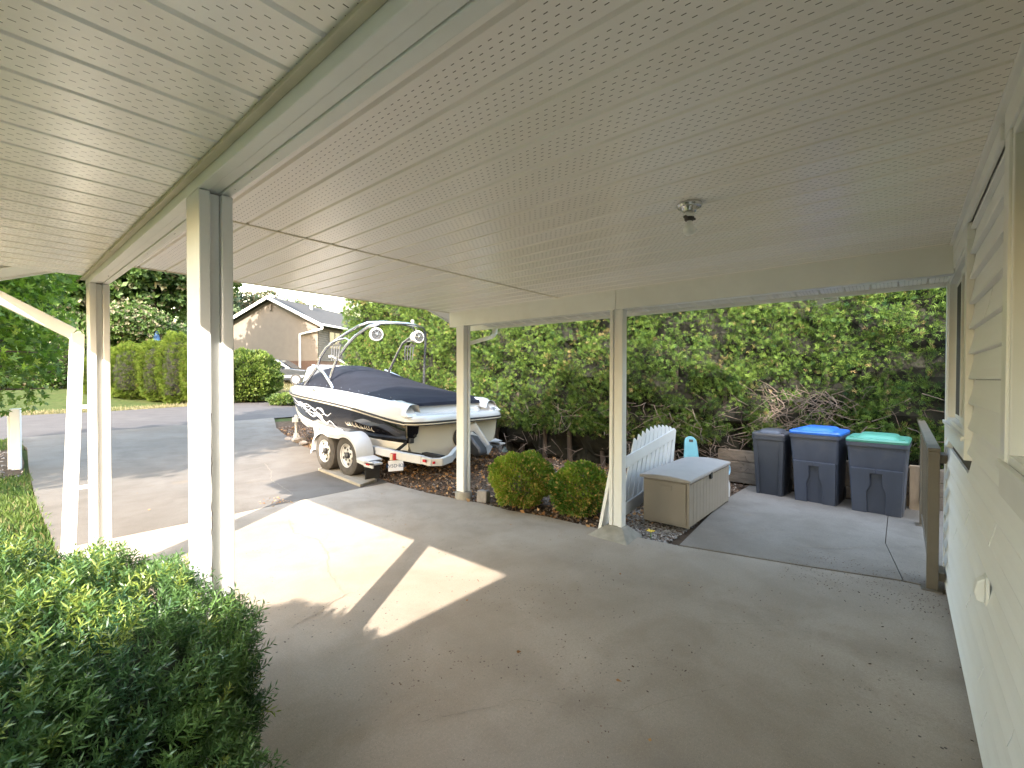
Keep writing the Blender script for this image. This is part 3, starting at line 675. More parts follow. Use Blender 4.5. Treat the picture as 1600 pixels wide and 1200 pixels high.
# ------------------------------------------------------------------ railing beside the wall
rl = thing('railing', 'brown metal railing with square posts beside the house corner', 'railing', (4.4, -.18, 0))
MB().box(-.03, .032, -.032, .032, 0, .985).box(-.06, .06, -.06, .06, 0, .008).build('rail_post', M['brown'], rl, bev=.004)
MB().box(1.82, 1.875, -.028, .028, 0, .93).box(1.79, 1.91, -.06, .06, 0, .012).build('rail_post', M['brown'], rl, bev=.004)
MB().box(3.9, 3.955, -.028, .028, 0, .93).box(3.87, 3.98, -.06, .06, 0, .012).build('rail_post', M['brown'], rl, bev=.004)
MB().box(-.035, 3.96, -.034, .034, .986, 1.012).build('top_rail', M['brown'], rl, bev=.004)
MB().box(.033, 3.9, -.015, .015, .09, .12).build('bottom_rail', M['brown'], rl, bev=.003)
MB().box(.02, .20, -.07, -.035, .90, .96).box(.02, .20, -.07, -.035, .06, .12).build('wall_bracket', M['brown'], rl, bev=.003)
for i in range(38): MB().box(.12+i*.1, .135+i*.1, -.008, .008, .121, .984).build('baluster', M['brown'], rl)

# ------------------------------------------------------------------ deck box
db = thing('storage_box', 'taupe resin deck box with a domed grey lid beside the bins', 'deck box', (4.52, 1.575, .012))
LX, LY, HH = 1.34, .49, .455
# body as upright grooved boards
mb = MB().box(.012, LX-.012, .012, LY-.012, 0, HH-.01); mb.build('box_body', M['boxtaupe'], db, bev=.006)
nb_ = 13
for i in range(nb_):
    w = (LX-.05)/nb_; MB().box(.025+i*w+.003, .025+(i+1)*w-.003, -.001, .0115, .015, HH-.02).build('side_board', M['boxtaupe'], db, bev=.002)
MB().box(-.001, .0115, .03, LY-.03, .03, HH-.02).build('end_panel', M['boxtaupe'], db, bev=.004)
MB().box(-.004, .024, -.004, .024, 0, HH-.006).build('corner_post', M['boxtaupe'], db, bev=.006)
MB().box(LX-.024, LX+.004, -.004, .024, 0, HH-.006).build('corner_post', M['boxtaupe'], db, bev=.006)
secs = []
for i in range(9):
    u = i/8; xx = -.018+u*(LX+.036)
    e = min(u, 1-u)*8; kx = min(1, .55+.45*e)
    q = [(xx, -.02, HH-.004)]
    for j in range(9):
        vv = j/8; q.append((xx, -.02+vv*(LY+.04), HH+.018+.052*kx*math.sin(math.pi*(.08+.84*vv))))
    q.append((xx, LY+.02, HH-.004)); secs.append(q)
MB().loft(secs, closed=True, cap=True).build('box_lid', M['boxlid'], db, bev=.008, sm=50)
MB().box(.60, .655, -.026, -.003, HH-.055, HH+.012).build('latch', M['rubber'], db, bev=.004)
MB().box(-.010, -.0015, .17, .28, HH-.075, HH-.055).box(-.008, -.0015, .17, .18, HH-.10, HH-.055).build('handle_recess', M['boxtaupe'], db, bev=.002)

# ------------------------------------------------------------------ white fan bench back standing behind the box
bn = thing('garden_bench', 'white wooden garden bench back with leaning fanned slats behind the deck box', 'bench', (4.9, 2.2, 0))
def bpt(x_, z_, dy=0): return (x_-4.9, dy+.10*(z_-.1), z_)
for i in range(11):
    xb = 4.36+i*.128; lean = .44-.012*i; xt = xb+lean; zt2 = .905-.26*(xt-5.42)**2
    MB().bar(bpt(xb, .17), bpt(xt, zt2), .088, .018, (0, 1, 0)).build('slat', M['benchwhite'], bn, bev=.006)
MB().bar(bpt(4.36, .585, -.02), bpt(5.86, .775, -.02), .018, .125).build('top_rail', M['benchwhite'], bn, bev=.005)
MB().bar(bpt(4.30, .12, -.02), bpt(5.5, .25, -.02), .018, .13).build('lower_rail', M['benchwhite'], bn, bev=.005)
MB().bar(bpt(5.66, .20, .03), bpt(5.93, .80, .03), .16, .03, (0, 1, 0)).build('side_board', M['benchwhite'], bn, bev=.006)
lb = thing('leaning_board', 'white painted timber leaning behind the post with the sloped footing', 'board', (3.95, 2.24, 0))
MB().bar((-.01, -.03, .0), (.10, -.14, .84), .035, .13, (1, 0, 0)).build('board', M['white'], lb, bev=.005)
MB().bar((.05, -.04, .0), (.16, -.14, .80), .03, .07, (1, 0, 0)).build('edge_strip', M['white'], lb, bev=.004)

# teal panel and pale blue handle
tb = MB()
poly = []
for k in range(13):
    a = math.pi*k/12; poly.append((.10*math.cos(a), .42+.08*math.sin(a)))
poly = [(.15, 0)]+poly+[(-.15, 0)]
o = MB().prism(poly, lambda a, z: (a, 0, z), lambda a, z: (a, .02, z)).build('shovel_blade', M['teal'], None, bev=.008)
sh = thing('snow_shovel', 'teal plastic panel with a handle slot standing behind the deck box', 'shovel', (6.22, 2.12, .22), R(-30))
o.parent = sh; o.rotation_euler = (R(-12), R(6), 0)
o = MB().box(-.035, .035, -.004, .0, .42, .455).build('handle_slot', M['gap'], sh, bev=.01); o.rotation_euler = (R(-12), R(6), 0)
pj = thing('watering_can', 'pale blue plastic can with a loop handle at the far end of the deck box', 'can', (6.12, 1.70, .01))
MB().lathe([(.001, 0), (.07, 0), (.075, .12), (.06, .2), (.03, .24), (.001, .24)], 20).build('can_body', M['benchwhite'], pj, sm=40)
ring = [(.02+.055*math.cos(a), -.05, .33+.055*math.sin(a)) for a in np.linspace(0, 2*math.pi, 19)]
MB().tube(ring, .010, 8, False).build('loop_handle', M['paleblue'], pj, sm=60)

# ------------------------------------------------------------------ wheelie bins
def rrect(w, d, r, n=5, dx=0, dy=0):
    q = []
    for cx_, cy_, a0 in ((w/2-r, d/2-r, 0), (-w/2+r, d/2-r, 90), (-w/2+r, -d/2+r, 180), (w/2-r, -d/2+r, 270)):
        for k in range(n+1):
            a = R(a0+90*k/n); q.append((cx_+r*math.cos(a)+dx, cy_+r*math.sin(a)+dy))
    return q
def bin_(label, loc, rz, w, d, h, body, lid, big=True):
    """front faces local -x; local y is the width"""
    t = thing('wheelie_bin', label, 'bin', loc, rz, 'wheelie bins in a row by the hedge')
    k = .86
    secs = []
    for (z_, f) in ((.0, 0), (.02, .03), (h*.5, .5), (h-.09, 1.0), (h-.07, 1.0)):
        ww = w*(k+(1-k)*f); dd = d*(.74+.26*f)
        secs.append([(b_+(-d/2+dd/2)*(-.0)+(d-dd)*.25, a, z_) for a, b_ in rrect(ww, dd, .035)])
    b = MB().loft(secs, closed=True, cap=True).build('bin_body', body, t, sm=35)
    # collar under the lid
    MB().loft([[(y_, x_, z_) for x_, y_ in rrect(w*s_, d*s_, .045)] for z_, s_ in ((h-.085, 1.0), (h-.085, 1.05), (h-.045, 1.06), (h-.045, .98))], closed=True).build('bin_rim', body, t, sm=35)
    # front relief: two feet flanking a recessed keyhole
    if big:
        hw = w*.5
        def fx(z_): return -d*(.74+.26*max(0, z_)/(h))/2+(d-d*(.74+.26*max(0, z_)/h))*.25
        def fw(z_): return w*(k+(1-k)*z_/h)/2
        for s_ in (-1, 1):
            prof = [(fw(.0)*.96, .0), (fw(.0)*.36, .0), (fw(.2)*.36, .24), (fw(.3)*.22, .31), (fw(.4)*.22, .45), (0, .45), (0, .50), (fw(.5)*.93, .50)]
            mbx = MB().prism(prof, lambda a, z_: (fx(z_)-.03, s_*a, z_), lambda a, z_: (fx(z_)+.02, s_*a, z_))
            mbx.build('front_relief', body, t, bev=.006)
    else:
        for s_ in (-1, 1):
            MB().add([(-d*.37-.012+.018, s_*w*.28, 0), (-d*.37-.012+.018, s_*w*.40, 0), (-d*.5+.0-.004, s_*w*.48, h-.09), (-d*.5-.004, s_*w*.34, h-.09),
                      (-d*.3, s_*w*.28, 0), (-d*.3, s_*w*.40, 0), (-d*.4, s_*w*.48, h-.09), (-d*.4, s_*w*.34, h-.09)],
                     [(0, 1, 2, 3), (7, 6, 5, 4), (0, 4, 5, 1), (1, 5, 6, 2), (2, 6, 7, 3), (3, 7, 4, 0)]).build('front_relief', body, t, bev=.006)
    # lid with a raised crown
    ls = []
    for (z_, s_, dx) in ((h-.043, 1.04, 0), (h-.02, 1.06, 0), (h-.004, 1.03, 0), (h+.002, .96, 0)):
        ls.append([(y_*s_, x_*s_, z_) for x_, y_ in rrect(w, d, .045)])
    ll = MB().loft(ls, closed=True, cap=True).build('bin_lid', lid, t, sm=35)
    cr_ = []
    for (z_, sw, sd) in ((h-.001, .74, .80), (h+.030, .62, .70), (h+.038, .54, .60)):
        cr_.append([(y_, x_, z_) for x_, y_ in rrect(w*sw, d*sd, .05)])
    MB().loft(cr_, closed=True, cap=True).build('lid_crown', lid, ll, bev=.004, sm=35)
    for s_ in (-1, 1): MB().lathe([(.001, .0), (.022, .0), (.022, .012), (.001, .012)], 12, (-d*.42, s_*w*.42, h)).build('lid_stud', lid, ll, sm=35)
    MB().tube([(d*.5, -w*.36, h-.05), (d*.58, -w*.36, h-.02), (d*.58, w*.36, h-.02), (d*.5, w*.36, h-.05)], .013, 8).build('handle', body, t, sm=50)
    for s_ in (-1, 1): MB().lathe([(.001, -.022), (.085, -.022), (.095, -.012), (.095, .012), (.085, .022), (.001, .022)], 20, (d*.40, s_*(w*.40), .095), 'y').build('wheel', M['rubber'], t, sm=40)
    return t
bin_('small dark grey wheelie bin with a grey lid, narrowest of the three', (6.72, 1.27, .004), R(-4), .37, .42, .80, M['binblack'], M['lidgrey'], False)
bin_('large navy grey wheelie bin with a bright blue lid', (6.70, .76, .004), R(-6), .50, .55, .87, M['binbody'], M['lidblue'])
bin_('large navy grey wheelie bin with a green lid', (6.62, .19, .004), R(-3), .52, .55, .835, M['binbody'], M['lidgreen'])

# retaining wall of stacked timbers behind the bins
rw = thing('retaining_wall', 'low retaining wall of stacked dark timbers behind the bins', 'retaining wall', (7.06, .6, 0))
for c in range(3):
    for a, b_ in ((-1.2, .35), (.36, 1.45)):
        a2 = a+.18*(c % 2); MB().box(0, .12, a2+.003-.0, b_+.18*(c % 2)-.003, c*.155+.002, c*.155+.152).build('timber', M['timber'], rw, bev=.008)
tp = tag(box('timber_post', M['timberlight'], 6.93, 7.02, -.17, -.08, -.02, .50), 'short pale timber post at the end of the dark retaining wall', 'post')

# ------------------------------------------------------------------ boat
CX = 4.95
S_ = np.array([5.42, 5.7, 6.2, 6.8, 7.5, 8.2, 8.9, 9.6, 10.2, 10.7, 11.0, 11.16])
def ip(xs, ys, v): return float(np.interp(v, xs, ys))
def smoothip(xs, ys, v):
    # cosine-free monotone-ish cubic through points
    i = max(0, min(len(xs)-2, int(np.searchsorted(xs, v)-1))); x0, x1 = xs[i], xs[i+1]; u = (v-x0)/(x1-x0)
    m0 = (ys[i+1]-ys[max(i-1, 0)])/(xs[i+1]-xs[max(i-1, 0)]); m1 = (ys[min(i+2, len(xs)-1)]-ys[i])/(xs[min(i+2, len(xs)-1)]-xs[i])
    h = x1-x0; return (2*u**3-3*u**2+1)*ys[i]+(u**3-2*u**2+u)*h*m0+(-2*u**3+3*u**2)*ys[i+1]+(u**3-u**2)*h*m1
ws_ = [1.00, 1.06, 1.10, 1.12, 1.11, 1.05, .94, .76, .54, .32, .15, .02]
zs_ = [.845, .885, .955, 1.03, 1.085, 1.12, 1.145, 1.165, 1.18, 1.195, 1.205, 1.21]
wc_ = [.93, .95, .96, .95, .92, .86, .76, .60, .40, .20, .07, .01]
zt_ = [.545, .545, .55, .57, .60, .64, .69, .76, .88, 1.03, 1.13, 1.18]
zb_ = [.42, .42, .42, .44, .47, .51, .56, .64, .77, .94, 1.08, 1.16]
zk_ = [.21, .21, .21, .215, .225, .25, .32, .48, .68, .88, 1.03, 1.13]
YY = np.concatenate([np.arange(5.42, 10.9, .12), np.linspace(10.9, 11.16, 6)])
def st(y):
    return [smoothip(S_, a, y) for a in (ws_, zs_, wc_, zt_, zb_, zk_)]
bt = thing('motorboat', 'black and white sports motorboat with a tower and dark cover, parked on its trailer', 'boat', (CX, 8.2, .2))
def hull_loft(fn, name, m, root=bt, sm=50, bev=0):
    mb = MB()
    for s in (-1, 1):
        mb.loft([[(CX+s*px, y, pz) for px, pz in fn(y)] for y in YY])
    return pb(mb, name, m, root, sm=sm)
def f_side(y):
    w, z, c, t, b_, k = st(y); q = []
    for i in range(7):
        u = i/6; bul = .03*math.sin(math.pi*u); q.append((c+(w-.03-c)*(u**1.1)+bul*(1 if y < 9 else .4), t+(z-.03-t)*u))
    return q
def f_strip(y):
    w, z, c, t, b_, k = st(y); return [(max(c-.06, .004), b_), (c-.005, b_+.012), (c+.004, t-.01), (c, t)]
def f_bottom(y):
    w, z, c, t, b_, k = st(y); c2 = max(c-.06, .004); return [(0, k), (c2*.33, k+(b_-k)*.30), (c2*.35, k+(b_-k)*.30-.012), (c2*.66, k+(b_-k)*.62), (c2*.68, k+(b_-k)*.62-.012), (c2, b_)]
def band(y): return .13+ip([5.42, 6.2, 6.8, 8.2, 9.6, 11.16], [.12, .10, .075, .07, .03, -.07], y)
def f_gun(y):
    w, z, c, t, b_, k = st(y); h = band(y); w2 = max(w, .02)
    return [(w2-.01, z+.012), (w2*.995-.004, z+.05), (w2*.95, z+h*.75), (w2*.90, z+h), (w2*.80, z+h+.015), (w2*.74, z+h-.01), (w2*.70, z+h-.12)]
hull_loft(f_side, 'hull_side', M['gelblack']); hull_loft(f_strip, 'chine_strip', M['gelcream']); hull_loft(f_bottom, 'hull_bottom', M['gelcream'])
hull_loft(f_gun, 'gunwale', M['gel'])
# foredeck and inner floor closing the hull
def f_deck(y):
    w, z, c, t, b_, k = st(y); h = band(y); return [(w*.80*u, z+h+.015+.035*(1-u*u)) for u in (0, .33, .66, 1)]
mb = MB()
for s in (-1, 1): mb.loft([[(CX+s*a, y, zz) for a, zz in f_deck(y)] for y in YY if y > 9.55])
pb(mb, 'foredeck', M['gel'], bt, sm=50)
# transom and swim platform
w, z, c, t, b_, k = st(5.42)
tr_ = [(-w+.03, z), (-c, t), (-c+.06, b_), (-.6, (b_+k)/2+.03), (0, k), (.6, (b_+k)/2+.03), (c-.06, b_), (c, t), (w-.03, z)]
pb(MB().prism(tr_, lambda a, zz: (CX+a, 5.42, zz), lambda a, zz: (CX+a, 5.47, zz)), 'transom', M['gelcream'], bt)
def plat(z_, inset):   # rounded stern outline
    q = []
    for i in range(25):
        u = -1+2*i/24; q.append((CX+u*(1.0-inset), 5.42-(.24-inset)*max(0, 1-abs(u)**5)**.5, z_))
    return q
pl = MB()
secs = [plat(.80, .10), plat(.83, .02), plat(.845, .0), plat(.875, .0), plat(.92, .02), plat(.945, .07)]
pl.loft(secs); top = [(CX-.93, 5.95, .955)]+secs[-1]+[(CX+.93, 5.95, .955)]
pl.add(top, [tuple(range(len(top)))]); bot = secs[0]; pl.add(bot+[(CX+.9, 5.45, .80), (CX-.9, 5.45, .80)], [tuple(range(len(bot)+2))])
pb(pl, 'swim_platform', M['gel'], bt, sm=45)
# stern bulkhead rising to the cover, with curved side wings
pb(MB().prism([(5.62, .94), (5.70, 1.075), (5.78, 1.09), (6.1, 1.10), (6.1, .94)], lambda a, zz: (CX-.80, a, zz), lambda a, zz: (CX+.80, a, zz)), 'stern_bulkhead', M['gel'], bt, bev=.02)
for s in (-1, 1):
    prof = [(5.33, .93), (5.42, .99), (5.52, 1.075), (5.62, 1.13), (5.74, 1.155), (6.0, 1.15), (6.3, 1.15), (6.3, .92)]
    pb(MB().prism(prof, lambda a, zz: (CX+s*(.80-.03*(zz-1)), a, zz), lambda a, zz: (CX+s*(1.0-.25*(zz-.93)), a, zz)), 'stern_wing', M['gel'], bt, bev=.015, sm=50)
# rub rail, a dark line under and a pale line
railp = [(CX-st(y)[0], y, st(y)[1]) for y in YY[::-1]]+[(CX-1.005+.0, 5.36, .85)]
stern = [(CX+(-1+2*i/24)*1.0, 5.42-.243*max(0, 1-abs(-1+2*i/24)**5)**.5, .852) for i in range(25)]
railp = railp[:-1]+stern+[(CX+st(y)[0], y, st(y)[1]) for y in YY]
pb(MB().tube(railp, .013, 6, False), 'rub_rail', M['rubber'], bt, sm=60)
pb(MB().tube([(x_-(x_-CX)*.004, y_, z_-.026) for x_, y_, z_ in railp], .009, 6, False), 'rail_insert', M['gelcream'], bt, sm=60)
pb(MB().tube([(x_-(x_-CX)*.012, y_, z_-.042) for x_, y_, z_ in railp], .009, 6, False), 'rub_rail', M['rubber'], bt, sm=60)
# cover
cyy = np.arange(5.66, 10.01, .09)
def ctop(y): return smoothip(np.array([5.6, 6.0, 6.7, 7.4, 8.0, 8.5, 9.0, 9.5, 10.05]), [1.13, 1.20, 1.36, 1.53, 1.67, 1.735, 1.70, 1.52, 1.33], y)
def cedge(y):
    w, z = st(y)[:2]; h = band(y); return w*.86, z+h+.012
secs = []
for y in cyy:
    ew, ez = cedge(y); ct = ctop(y); q = []
    dip = -.03 if y < 5.8 else 0
    for i in range(25):
        u = -1+2*i/24; s_ = (1-abs(u)**2.6); wr = .006*math.sin(9*y+4*u)*s_+.004*math.sin(23*y+11*u)*s_
        q.append((CX+u*ew, y, ez+(ct-ez)*s_+wr+dip))
    secs.append(q)
cvo = pb(MB().loft(secs), 'boat_cover', M['canvas'], bt, sm=80)
pb(MB().loft([secs[0], [(a, b_-.03, max(1.06, c_-.08)) for a, b_, c_ in secs[0]]]), 'cover_hem', M['canvas'], bt, sm=60)
pb(MB().loft([secs[-1], [(a, b_+.02, c_-.05) for a, b_, c_ in secs[-1]]]), 'cover_hem', M['canvas'], bt, sm=60)
mb = MB()
for y in np.arange(5.9, 9.9, .28):
    ew, ez = cedge(y)
    for s in (-1, 1): mb.lathe([(.001, 0), (.010, 0), (.007, .006), (.001, .007)], 8, (CX+s*(ew-.035), y, ez+.035))
o = pb(mb, 'cover_snap', M['chrome'], bt)
# deck fittings
pb(MB().lathe([(.05, 0), (.055, .006), (.04, .012), (.001, .012)], 20, (0, 0, 0), 'x'), 'fuel_cap', M['chrome'], bt, sm=40).matrix_world = Matrix.Translation((CX-.985, 5.92, 1.045)) @ Matrix.Rotation(R(200), 4, 'Y')
for (x_, y_, z_) in ((CX-1.03, 8.05, 1.27), (CX-1.0, 6.35, 1.15), (CX+.72, 5.28, .975), (CX+.28, 5.5, .962)):
    pb(MB().tube([(x_, y_-.07, z_), (x_, y_-.045, z_+.018), (x_, y_+.045, z_+.018), (x_, y_+.07, z_)], .008, 6).box(x_-.01, x_+.01, y_-.03, y_+.03, z_-.02, z_+.01), 'cleat', M['chrome'], bt, sm=40)
# tower
tw = par(MB().tube([(4.17, 8.95, 1.36), (4.20, 8.5, 1.70), (4.21, 8.42, 1.88), (4.23, 8.2, 2.06), (4.26, 7.95, 2.17), (4.32, 7.65, 2.30), (4.38, 7.35, 2.41), (4.48, 7.2, 2.47), (4.75, 7.12, 2.50), (4.95, 7.10, 2.505), (5.15, 7.10, 2.50), (5.38, 7.13, 2.475), (5.52, 7.2, 2.42), (5.58, 7.45, 2.30), (5.60, 7.72, 2.20), (5.63, 7.95, 2.0), (5.66, 8.3, 1.62), (5.70, 8.6, 1.36)], .026, 10).build('tower_hoop', M['chrome'], None, sm=60), bt)
mb = MB().tube([(4.14, 7.92, 1.45), (4.16, 7.86, 1.60), (4.18, 7.76, 1.80), (4.22, 7.48, 2.06), (4.27, 7.25, 2.23), (4.35, 6.95, 2.38), (4.48, 6.80, 2.43), (4.75, 6.74, 2.455), (4.95, 6.72, 2.46), (5.15, 6.74, 2.455), (5.40, 6.82, 2.43), (5.52, 6.90, 2.36), (5.58, 6.97, 2.15), (5.66, 7.10, 1.80), (5.74, 7.22, 1.48), (5.80, 7.30, 1.20)], .026, 10)
mb.tube([(4.20, 8.5, 1.69), (4.12, 8.1, 1.58), (4.05, 7.7, 1.38), (4.0, 7.45, 1.22), (3.985, 7.36, 1.14)], .027, 10)
mb.tube([(5.70, 8.5, 1.66), (5.82, 7.9, 1.45), (5.90, 7.4, 1.18)], .027, 10)
mb.tube([(4.235, 8.1, 2.13), (4.25, 7.75, 2.19), (4.255, 7.55, 2.2), (4.26, 7.40, 2.13)], .017, 8).tube([(5.60, 7.65, 2.22), (5.60, 7.35, 2.235), (5.585, 7.05, 2.22)], .017, 8)
mb.tube([(4.8, 7.11, 2.5), (4.8, 6.73, 2.455)], .015, 8).tube([(5.1, 7.11, 2.5), (5.1, 6.73, 2.455)], .015, 8)
pb(mb, 'tower_frame', M['chrome'], bt, sm=60)
pb(MB().box(3.955, 4.02, 7.30, 7.42, 1.115, 1.14).lathe([(.001, 0), (.03, 0), (.03, .03), (.001, .03)], 12, (3.985, 7.36, 1.13)), 'tower_foot', M['chrome'], bt, bev=.006)
pb(MB().lathe([(.001, 2.505), (.022, 2.505), (.022, 2.53), (.030, 2.535), (.030, 2.575), (.015, 2.58), (.001, 2.58)], 14, (5.10, 6.74, -.035)), 'mast_light', M['gel'], bt, sm=40)
def speaker(x_, y_, z_, rz):
    t = bpy.data.objects.new('tower_speaker', None)
    b_ = MB().lathe([(.001, .13), (.06, .135), (.100, .09), (.114, .02), (.116, -.07), (.104, -.085), (.090, -.088), (.001, -.075)], 28, axis='y').build('tower_speaker', M['gel'], None, sm=35)
    b_.location = (x_, y_, z_); b_.rotation_euler = (0, 0, rz); bpy.context.view_layer.update()
    par(b_, bt)
    MB().lathe([(.001, -.08), (.089, -.089), (.083, -.094), (.001, -.085)], 24, axis='y').build('speaker_cone', M['darkmetal'], b_, sm=35)
    mb = MB()
    for k_ in range(6):
        a = math.pi*k_/3; mb.bar((.022*math.cos(a), -.098, .022*math.sin(a)), (.090*math.cos(a), -.096, .090*math.sin(a)), .012, .006, (0, 1, 0))
    mb.lathe([(.022, -.092), (.024, -.1), (.001, -.103)], 12, axis='y'); mb.build('speaker_grille', M['chrome'], b_)
    MB().bar((0, .02, .095), (0, .02, .16), .03, .02).build('speaker_clamp', M['chrome'], b_)
speaker(4.42, 6.86, 2.235, R(-24)); speaker(5.24, 6.80, 2.245, R(-10))
def rack(x_, y_, z_):
    mb = MB(); mb.tube([(x_, y_-.02, z_+.05), (x_, y_-.02, z_)], .03, 8)
    for k_ in range(4): 
        dy = -.14+.09*k_; mb.tube([(x_-.02, y_+dy, z_), (x_-.05, y_+dy, z_-.05), (x_-.06, y_+dy*.9, z_-.24), (x_-.07, y_+dy*.9-.01, z_-.28)], .010, 6)
    mb.bar((x_-.02, y_-.16, z_), (x_-.02, y_+.17, z_), .03, .03); return pb(mb, 'board_rack', M['darkmetal'], bt, sm=50)
rack(4.20, 7.72, 2.08); rack(5.60, 7.45, 2.13)
# hull graphics: curling flame strokes and a line of script-like marks on the black side (port)
def side_pt(y, u, off=.006):
    w, z, c, t, b_, k = st(y); bul = .03*math.sin(math.pi*u)*(1 if y < 9 else .4)
    return (CX-(c+(w-.03-c)*(u**1.1)+bul)-off, y, t+(z-.03-t)*u)
mb = MB()
def stroke(pts, wd):
    P_ = [Vector(side_pt(*p)) for p in pts]; v = []; f = []
    for i, p in enumerate(P_):
        d = (P_[min(i+1, len(P_)-1)]-P_[max(i-1, 0)]).normalized(); n = Vector((d.x*0, -d.z, d.y)); n = n.normalized()
        ww = wd*math.sin(math.pi*(i+.35)/(len(P_)+.1)); v += [p-n*ww/2, p+n*ww/2]
        if i: k = len(v); f.append((k-4, k-3, k-1, k-2))
    mb.add(v, f)
for (y0, u0, l, cu) in ((9.9, .78, 1.9, .10), (9.6, .62, 1.7, -.06), (9.1, .66, 1.2, .12), (8.9, .45, 1.1, .10), (8.5, .36, .9, -.08), (8.3, .70, .9, -.10), (8.1, .30, .7, .1), (9.3, .80, 1.0, -.04)):
    stroke([(y0-l*i/14, min(.95, max(.05, u0+cu*math.sin(i*.75)-.010*i)), .006) for i in range(15)], .020)
for (y0, u0) in ((9.0, .60), (8.7, .50), (8.25, .55), (7.95, .35), (7.8, .62)):
    stroke([(y0+.10*math.cos(a), min(.95, u0+.13*math.sin(a)), .007) for a in np.linspace(0, 5.2, 14)], .014)
pb(mb, 'hull_graphic', M['decal'], bt)
mb = MB()
xx = 6.95
for k_ in range(13):
    a0 = random.uniform(0, 3); stroke([(xx-.03*math.cos(a+a0)-.008*i, .40+.075*math.sin(a+a0)+.01*(k_ % 3), .006) for i, a in enumerate(np.linspace(0, 4.4, 9))], .010); xx -= .062
pb(mb, 'hull_script', M['gelcream'], bt)
# stern drive
pb(MB().prism([(5.42, .62), (5.26, .60), (5.16, .50), (5.08, .36), (5.12, .30), (5.26, .33), (5.42, .40)], lambda a, zz: (CX+.02, a, zz), lambda a, zz: (CX+.24, a, zz)).build if False else
   MB().prism([(5.42, .66), (5.24, .64), (5.10, .50), (4.98, .40), (4.95, .30), (5.08, .26), (5.24, .32), (5.42, .40)], lambda a, zz: (CX+.08, a, zz), lambda a, zz: (CX+.26, a, zz)), 'stern_drive', M['darkmetal'], bt, bev=.03, sm=40)
pb(MB().bar((CX+.20, 5.30, .74), (CX+.36, 5.12, .36), .06, .20).bar((CX+.1, 5.22, .58), (CX+.50, 5.14, .30), .05, .16), 'drive_arm', M['carsilver'], bt, bev=.012)
mb = MB()
for k_ in range(4):
    a = math.pi*k_/2+.4; mb.add([(CX+.62+.02*math.cos(a), 4.98, .26+.02*math.sin(a)), (CX+.62+.14*math.cos(a-.35), 4.96, .26+.14*math.sin(a-.35)), (CX+.62+.15*math.cos(a+.3), 5.02, .26+.15*math.sin(a+.3)), (CX+.62+.03*math.cos(a+1), 5.0, .26+.03*math.sin(a+1)),
      (CX+.62+.14*math.cos(a-.35), 4.972, .26+.14*math.sin(a-.35)), (CX+.62+.15*math.cos(a+.3), 5.032, .26+.15*math.sin(a+.3))], [(0, 1, 2, 3), (3, 5, 4, 0)])
pb(mb, 'propeller', M['chrome'], bt)
pb(MB().lathe([(.001, 0), (.15, 0), (.17, .02), (.15, .035), (.001, .03)], 28, (CX+.10, 5.385, .54), 'y'), 'transom_ring', M['rubber'], bt, sm=40)
# transom strap
stp = MB().bar((CX-.80, 5.40, .66), (CX-1.12, 5.50, .42), .045, .012, (0, 1, 0)).box(CX-.93, CX-.87, 5.36, 5.42, .55, .62)
pb(stp, 'transom_strap', M['strap'], bt)
o = pb(MB().add([(CX-.96, 5.405, .81), (CX-.74, 5.405, .81), (CX-.76, 5.405, .68), (CX-.90, 5.405, .555), (CX-.955, 5.405, .55)], [(0, 1, 2, 3, 4)]), 'stern_side_flash', M['gelblack'], bt)

# ------------------------------------------------------------------ trailer
tl = thing('boat_trailer', 'white tandem axle boat trailer with rounded fenders under the motorboat', 'trailer', (4.9, 6.6, 0))
fr = [(3.84, 4.86, .40), (3.83, 5.2, .40), (3.86, 6.0, .41), (3.92, 7.2, .42), (3.97, 7.9, .40), (4.01, 8.15, .47), (4.08, 8.35, .62), (4.5, 9.5, .52), (4.90, 10.6, .50)]
mb = MB()
for s in (-1, 1):
    q = [Vector((4.93+s*(4.93-a), b_, c_)) for a, b_, c_ in fr]
    for a, b_ in list(zip(q[:-1], q[1:]))[(0 if s < 0 else 2):]: mb.bar(a, b_+(b_-a).normalized()*.02, .07, .11)
pb(mb, 'frame_rail', M['steelwhite'], tl, bev=.006)
q = [(3.84, 4.90, .40), (3.86, 4.70, .385), (3.96, 4.62, .385), (4.15, 4.66, .40), (4.42, 4.86, .43), (4.85, 5.2, .44), (5.3, 5.6, .43)]
mb = MB()
for a, b_ in zip(q[:-1], q[1:]): mb.bar(a, Vector(b_)+(Vector(b_)-Vector(a)).normalized()*.015, .06, .10)
pb(mb, 'rear_crossbar', M['steelwhite'], tl, bev=.006)
pb(MB().bar((3.9, 6.28, .33), (6.0, 6.28, .33), .06, .06).bar((3.9, 6.94, .33), (6.0, 6.94, .33), .06, .06).bar((3.9, 8.0, .44), (6.0, 8.0, .44), .06, .06), 'axle', M['darkmetal'], tl)
mb = MB()
for s in (-1, 1): mb.bar((4.93+s*.62, 5.0, .36), (4.93+s*.60, 8.4, .38), .09, .04)
pb(mb, 'bunk', M['rubber'], tl)
